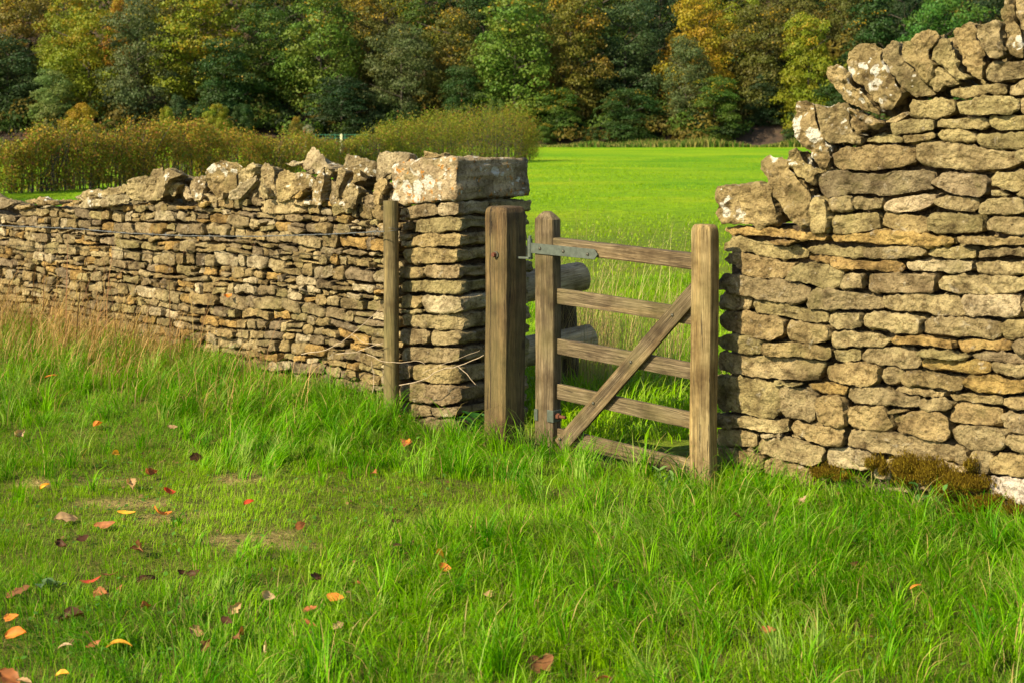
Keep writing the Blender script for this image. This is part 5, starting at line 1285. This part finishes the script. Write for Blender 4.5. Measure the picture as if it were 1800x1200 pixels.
TR = [
# front of the wood, left to right
('tree', 15, 60, 226, 190, 'broad', 0, BL, .02, 'shady blue green tree at the far left edge of the wood'),
('tree', 95, 118, 217, 95, 'tall', 0, PG, .0, 'slim pale green tree low in the wood near the left edge'),
('tree', 155, 5, 224, 180, 'broad', 1, YG, .35, 'big yellow green tree left of the grey green one'),
('tree', 243, -10, 221, 170, 'broad', 2, GG, .15, 'large grey green tree with a brownish top on the left'),
('tree', 345, -30, 226, 220, 'broad', 3, YG, .45, 'big golden topped tree in the left part of the wood'),
('tree', 395, 60, 219, 150, 'weep', 0, DG, .1, 'dark drooping tree below the golden topped one'),
('tree', 460, 10, 227, 190, 'broad', 1, MG, .08, 'dull green tree right of the big golden topped tree'),
('tree', 563, -30, 224, 160, 'tall', 1, LG_, .12, 'tall bright green tree left of centre'),
('yew_tree', 600, 128, 216, 165, 'weep', 1, DK, .0, 'dark yew like tree at the foot of the bright green one'),
('tree', 655, -20, 230, 165, 'broad', 0, OL, .45, 'olive tree turning brown with orange sprays near the top left of centre'),
('tree', 705, 35, 221, 165, 'broad', 2, GG, .08, 'rounded grey green tree behind the low end of the hedge'),
('tree', 795, 8, 226, 170, 'broad', 3, OL, .40, 'dark tree with a yellow green top above the hedge bushes'),
('tree', 812, 110, 217, 110, 'weep', 0, DG, .0, 'low dark tree in the shade above the hedge end'),
('tree', 905, -25, 219, 190, 'tall', 2, LG_, .06, 'tall light green tree rising behind the end of the hedge'),
('tree', 1003, -40, 223, 170, 'weep', 1, (0.15, 0.125, 0.015), .38, 'golden orange tree right of the tall light green one'),
('tree', 985, 150, 216, 120, 'weep', 0, MG, .25, 'low green tree with rusty sprays at the edge of the pasture'),
('tree', 1098, -5, 226, 190, 'broad', 1, BL, .03, 'large blue green tree above the pasture'),
('tree', 1105, 150, 216, 150, 'weep', 1, DG, .02, 'low spreading dark green tree standing at the pasture edge'),
('tree', 1228, -25, 225, 165, 'broad', 3, YE, .4, 'tree with a bright yellow top above the pasture'),
('tree', 1205, 60, 218, 105, 'tall', 0, GG, .0, 'slim pale tree under the bright yellow top'),
('tree', 1255, 128, 215, 130, 'weep', 2, MG, .3, 'low fan branched green tree with yellow tips at the pasture edge'),
('tree', 1335, 0, 224, 160, 'weep', 0, OL, .15, 'olive tree hanging over the dark gap in the wood'),
('tree', 1350, 120, 221, 110, 'weep', 1, DK, .0, 'dark tree over the bare brown bank'),
('tree', 1422, 15, 219, 140, 'weep', 2, YG, .25, 'yellow olive drooping tree left of the conifer'),
('conifer', 1535, -30, 226, 150, 'conifer', 0, DG, .15, 'dark conifer with bare branches behind the right wall'),
('tree', 1660, -25, 219, 220, 'broad', 2, (0.070, 0.155, 0.018), .02, 'round bright green tree above the right wall coping'),
('tree', 1460, 140, 217, 110, 'weep', 0, DG, .0, 'low dark tree seen over the left end of the right wall coping'),
# second line
('tree', 40, -50, 240, 150, 'broad', 3, BR_, .5, 'brown orange tree in the top left corner'),
('tree', 118, -30, 236, 130, 'broad', 0, YG, .55, 'yellow tinged tree at the top between the left corner and the big yellow green tree'),
('tree', 208, -10, 234, 60, 'tall', 1, OR, .7, 'orange topped slim tree at the top left'),
('tree', 300, -60, 244, 170, 'broad', 1, OL, .4, 'olive tree behind the grey green and golden trees'),
('tree', 500, -60, 244, 160, 'broad', 2, DG, .15, 'dark green tree behind the gap left of the tall bright green tree'),
('tree', 615, -60, 246, 130, 'broad', 0, BR_, .6, 'brown and orange tree at the top behind the olive one'),
('tree', 740, -50, 246, 160, 'broad', 1, MG, .2, 'green tree at the top behind the rounded grey green one'),
('tree', 850, -40, 240, 150, 'tall', 1, DG, .05, 'dark narrow tree behind the tall light green one'),
('tree', 945, -40, 242, 120, 'broad', 3, MG, .1, 'mid green tree between the tall light green and golden orange trees'),
('tree', 1060, -60, 244, 140, 'broad', 2, MG, .1, 'mid green tree at the top right of the golden orange one'),
('tree', 1160, -50, 240, 130, 'broad', 0, DK, .0, 'very dark tree behind the left side of the yellow top'),
('tree', 1290, -50, 242, 150, 'broad', 1, YG, .35, 'yellowish tree at the top right of the yellow topped tree'),
('tree', 1395, -60, 242, 160, 'broad', 3, OL, .3, 'olive brown tree at the top left of the conifer'),
('tree', 1480, -40, 240, 130, 'weep', 1, OL, .35, 'ochre tipped tree at the top beside the conifer'),
('tree', 1590, -60, 244, 150, 'broad', 0, DK, .0, 'dark tree behind the conifer and the round bright tree'),
('tree', 1760, -40, 232, 170, 'broad', 2, DK, .0, 'dark tree at the top right corner'),
('tree', 1880, -40, 228, 200, 'broad', 1, DG, .1, 'dark green tree beyond the right edge of the wall'),
('tree', -90, 0, 226, 200, 'broad', 3, MG, .2, 'green tree just beyond the left edge of the wood'),
# bushes at the foot
('bush', 145, 178, 205, 90, 'bush', 0, YE, .15, 'yellow bush rising behind the hedge at the left'),
('bush', 292, 185, 208, 42, 'bush', 1, (0.23, 0.24, 0.012), .05, 'small lime yellow bush at the foot of the wood'),
('bush', 312, 165, 212, 60, 'bush', 2, BL, .0, 'blue green bush above the small lime yellow one'),
('bush', 380, 180, 209, 70, 'bush', 0, YG, .1, 'yellow olive bush at the foot of the wood behind the hedge'),
('bush', 425, 180, 212, 60, 'bush', 1, DG, .0, 'dark bush right of the yellow olive one'),
('bush', 520, 203, 170, 36, 'bush', 2, BR_, .5, 'small rusty orange bush left of the green railing'),
('bush', 542, 218, 168, 34, 'bush', 0, (0.26, 0.25, 0.14), .0, 'small pale grey green bush beside the green railing'),
('bush', 870, 170, 213, 60, 'bush', 1, MG, .0, 'green bush under the tall light green tree'),
('bush', 960, 215, 213, 60, 'bush', 2, MG, .2, 'low green bush at the pasture edge right of the hedge end'),
('bush', 1040, 222, 213, 50, 'bush', 0, DG, .1, 'low dark bush at the pasture edge under the golden orange tree'),
('bush', 1250, 225, 213, 34, 'bush', 1, DG, .2, 'small dark bush at the pasture edge left of the brown bank'),
('bush', 1395, 222, 212, 60, 'bush', 2, DG, .05, 'dark bush at the pasture edge just left of the right wall'),
]
for t in TR: tree(*t)
# the mass of the wood behind the trees one can tell apart
def wood_mass():
    rr = np.random.default_rng(12); Vs = []; Qs = []; Cs = []; n0 = 0
    for k in range(1250):
        under = k >= 620
        Y = rr.uniform(217, 238) if under else rr.uniform(236, 330); X = rr.uniform(-.46, .46) * Y; zb = float(zhill(X, Y)[0]); H = rr.uniform(7, 15) if Y > 250 else rr.uniform(4, 9)
        if under:
            H = rr.uniform(1.5, 5); Y = Y if k < 980 else rr.uniform(213, 222); X = X if k < 980 else rr.uniform(-.46, .46) * Y; zb = float(zhill(X, Y)[0])
            if 0.150 < X / Y < 0.192 and Y < 226: continue
        m = 420 if k < 620 else 260; d = rr.normal(0, 1, (m, 3)); d[:, 2] = np.abs(d[:, 2]) * .9 - .2; d[:, 1] -= .5; d /= np.linalg.norm(d, axis=1)[:, None]
        wd_ = 4.5 if k < 620 else rr.uniform(1.5, 3.5); p = np.array([X, Y, zb + H * .45]) + d * np.array([wd_, wd_, H * .55]) * (1 + .3 * vn(d * 2.5 + k, 4))[:, None]
        nn = d + rr.normal(0, .5, (m, 3)); nn /= np.linalg.norm(nn, axis=1)[:, None]
        V, Q = quads_cloud(p, nn, rr.uniform(.3, .7, m) * (1.3 if k < 620 else .9), rr)
        base = np.array([DK, DG, OL, MG, BR_, YG][rr.integers(6) if not under else rr.integers(5)]) * rr.uniform(.5, .9)
        Vs.append(V); Qs.append(Q + n0); n0 += len(V); Cs.append(np.repeat(base * rr.uniform(.6, 1.3, (m, 1)), 4, 0))
    return mesh_np('woodland', np.concatenate(Vs), np.concatenate(Qs), M_hedge, cols=np.concatenate(Cs), smooth=False)
tag(wood_mass(), 'dense autumn wood filling the hillside behind the nearer trees', 'woodland', kind='stuff')

# ------------------------------------------------------------------ hedge
HB = [(-240, 30.0, 1.9), (0, 40, 1.72), (120, 43, 1.85), (220, 46, 1.98), (300, 48.5, 1.78), (360, 51, 1.85), (450, 56, 1.58), (520, 60, 1.50), (600, 65, 1.36), (660, 68.5, 1.60), (700, 72, 2.1), (750, 76, 2.45), (800, 81, 2.75), (850, 87, 3.35), (905, 93, 3.2), (928, 96, 2.5)]
def hedge():
    rr = np.random.default_rng(33); u = np.array([h_[0] for h_ in HB], float); Yb = np.array([h_[1] for h_ in HB], float); Ht = np.array([h_[2] for h_ in HB])
    Xb = (u - 900) / F * Yb
    root = empty('hedge', (Xb[3], Yb[3], 0), 'long brown and olive hawthorn hedge crossing the field behind the left wall', 'hedge')
    n = 250000; t = rr.uniform(0, len(u) - 1, n); i = np.clip(t.astype(int), 0, len(u) - 2); f = t - i
    X = Xb[i] * (1 - f) + Xb[i + 1] * f; Y = Yb[i] * (1 - f) + Yb[i + 1] * f; H = Ht[i] * (1 - f) + Ht[i + 1] * f
    lump = 0.5 + 0.5 * n2(X, Y, 0.45, 2, 6)
    H = H * (0.80 + .34 * lump + 0.34 * n2(X, Y, 1.6, 3, 7)) + np.where(rr.random(n) < .05, rr.gamma(1.5, .12, n), 0); wdt = (0.5 + .6 * lump) * np.clip(H / 1.9, .9, 1.8)
    q = rr.random(n) ** .75
    z0_ = 0.06 + .14 * n2(X, Y, .9, 2, 31); z = z0_ + (H - z0_) * q * rr.uniform(.9, 1.06, n); rad = wdt * np.sqrt(np.clip(1 - (q - .35) ** 2 * 1.3, 0.05, 1))
    a = rr.uniform(0, 6.28, n); r_ = rad * rr.random(n) ** .35
    ox = np.cos(a) * r_; oy = np.sin(a) * r_
    P = np.stack([X + ox, Y + oy, z], 1)
    # air between the leaves
    keep = fbm(P, 1.9, 3, 8) > -0.10; P = P[keep]; ox, oy, X, Y, q = ox[keep], oy[keep], X[keep], Y[keep], q[keep]; n = len(P)
    nn = np.stack([ox, oy, (q - .2) * .8], 1) + rr.normal(0, .6, (n, 3)); nn /= np.linalg.norm(nn, axis=1)[:, None]
    V, Q = quads_cloud(P, nn, rr.uniform(.045, .10, n), rr, .6)
    m = np.clip(.75 - .75 * sst(48, 84, Y) + .8 * n2(X, Y, .28, 2, 19) + rr.normal(0, .25, n) + .25 * (q - .5) + .7 * sst(89, 93, Y), 0, 1)[:, None]
    C = np.array([0.185, 0.200, 0.014]) * (1 - m) + np.array([0.32, 0.205, 0.025]) * m
    rd = rr.random(n) < .12; C[rd] = np.array([0.28, 0.10, 0.04]); gn = rr.random(n) < .3; C[gn] = np.array([0.15, 0.20, 0.012]); C *= rr.uniform(.6, 1.25, (n, 1))
    mesh_np('foliage', V, Q, M_hedge, root, cols=np.repeat(C, 4, 0), smooth=False)
    a = Acc()
    for k in range(900):
        t = rr.uniform(0, len(u) - 1.001); i = int(t); f = t - i; x = Xb[i] * (1 - f) + Xb[i + 1] * f + rr.normal(0, .15); y = Yb[i] * (1 - f) + Yb[i + 1] * f + rr.normal(0, .15); hh = (Ht[i] * (1 - f) + Ht[i + 1] * f) * rr.uniform(.7, 1.08)
        a.add(tube(smooth_path([(x, y, -.05), (x + rr.normal(0, .06), y, .4), (x + rr.normal(0, .3), y + rr.normal(0, .2), hh)], 6), np.linspace(rr.uniform(.008, .028), .003, 6), 5))
    a.build('branchwork', M_bark, root)
hedge()
# green railing and marker posts beyond the hedge
M_green = plain_mat('green_paint', (0.03, 0.16, 0.09), 0.5); M_cream = plain_mat('cream_paint', (0.62, 0.58, 0.36), 0.6)
rl = empty('metal_railing', (-13, 120, 0), 'low green metal railing in the field beyond the hedge', 'railing')
x0, x1 = (555 - 900) / F * 120, (692 - 900) / F * 120
for z_ in (1.66, 1.40, 1.12): bar('rail', (x0, 120, z_), (x1, 120, z_), .045, .045, (0, 0, 1), M_green, rl, circ=True, wav=0, n=3, M=8)
for k in range(9):
    x_ = x0 + (x1 - x0) * k / 8; bar('post', (x_, 120, 0), (x_, 120, 1.72), .06, .06, (1, 0, 0), M_green, rl, circ=True, wav=0, n=3, M=8)
for u_, v0, lb in ((537, 241, 'cream marker post by the small pale bush beyond the hedge'), (600, 236, 'cream marker post in front of the green railing')):
    Y_ = 112; x_ = (u_ - 900) / F * Y_; z_ = EYE - (v0 - HV) / F * Y_
    mk = empty('marker_post', (x_, Y_, 0), lb, 'post', 'cream marker posts by the railing')
    bar('post_shaft', (x_, Y_, 0), (x_, Y_, z_), .17, .12, (1, 0, 0), M_cream, mk, wav=0, n=3, M=16, taper=[(0, 1), (.95, 1), (1, .6)])

# rough grass along the edge of the wood
def fringe():
    rr = np.random.default_rng(44); n = 42000; x = rr.uniform(-95, 95, n); y = 207.0 + 5.5 * n2(x, x * 0, .06, 3, 5) + rr.gamma(2, 1.2, n)
    H = (0.22 + 1.1 * np.clip(n2(x, y * .3, .12, 3, 3) * 2, 0, 1)) * rr.uniform(.5, 1.4, n); m = (rr.random(n) < .45 + .3 * n2(x, y, .2, 2, 8))[:, None]
    C = np.where(m, np.array([0.30, 0.26, 0.07]), np.array([0.07, 0.14, 0.015])) * rr.uniform(.6, 1.2, (n, 1))
    V, Q, Cc = blades(np.stack([x, y, gz(x, y)], 1), H, np.full(n, .16), rr.uniform(0, 6.28, n), rr.uniform(0, .5, n), rr.uniform(0, .6, n), C, 2)
    return mesh_np('rough_grass', V, Q, M_dry, cols=Cc)
tag(fringe(), 'rough tufty grass along the foot of the wood', 'grass', kind='stuff')
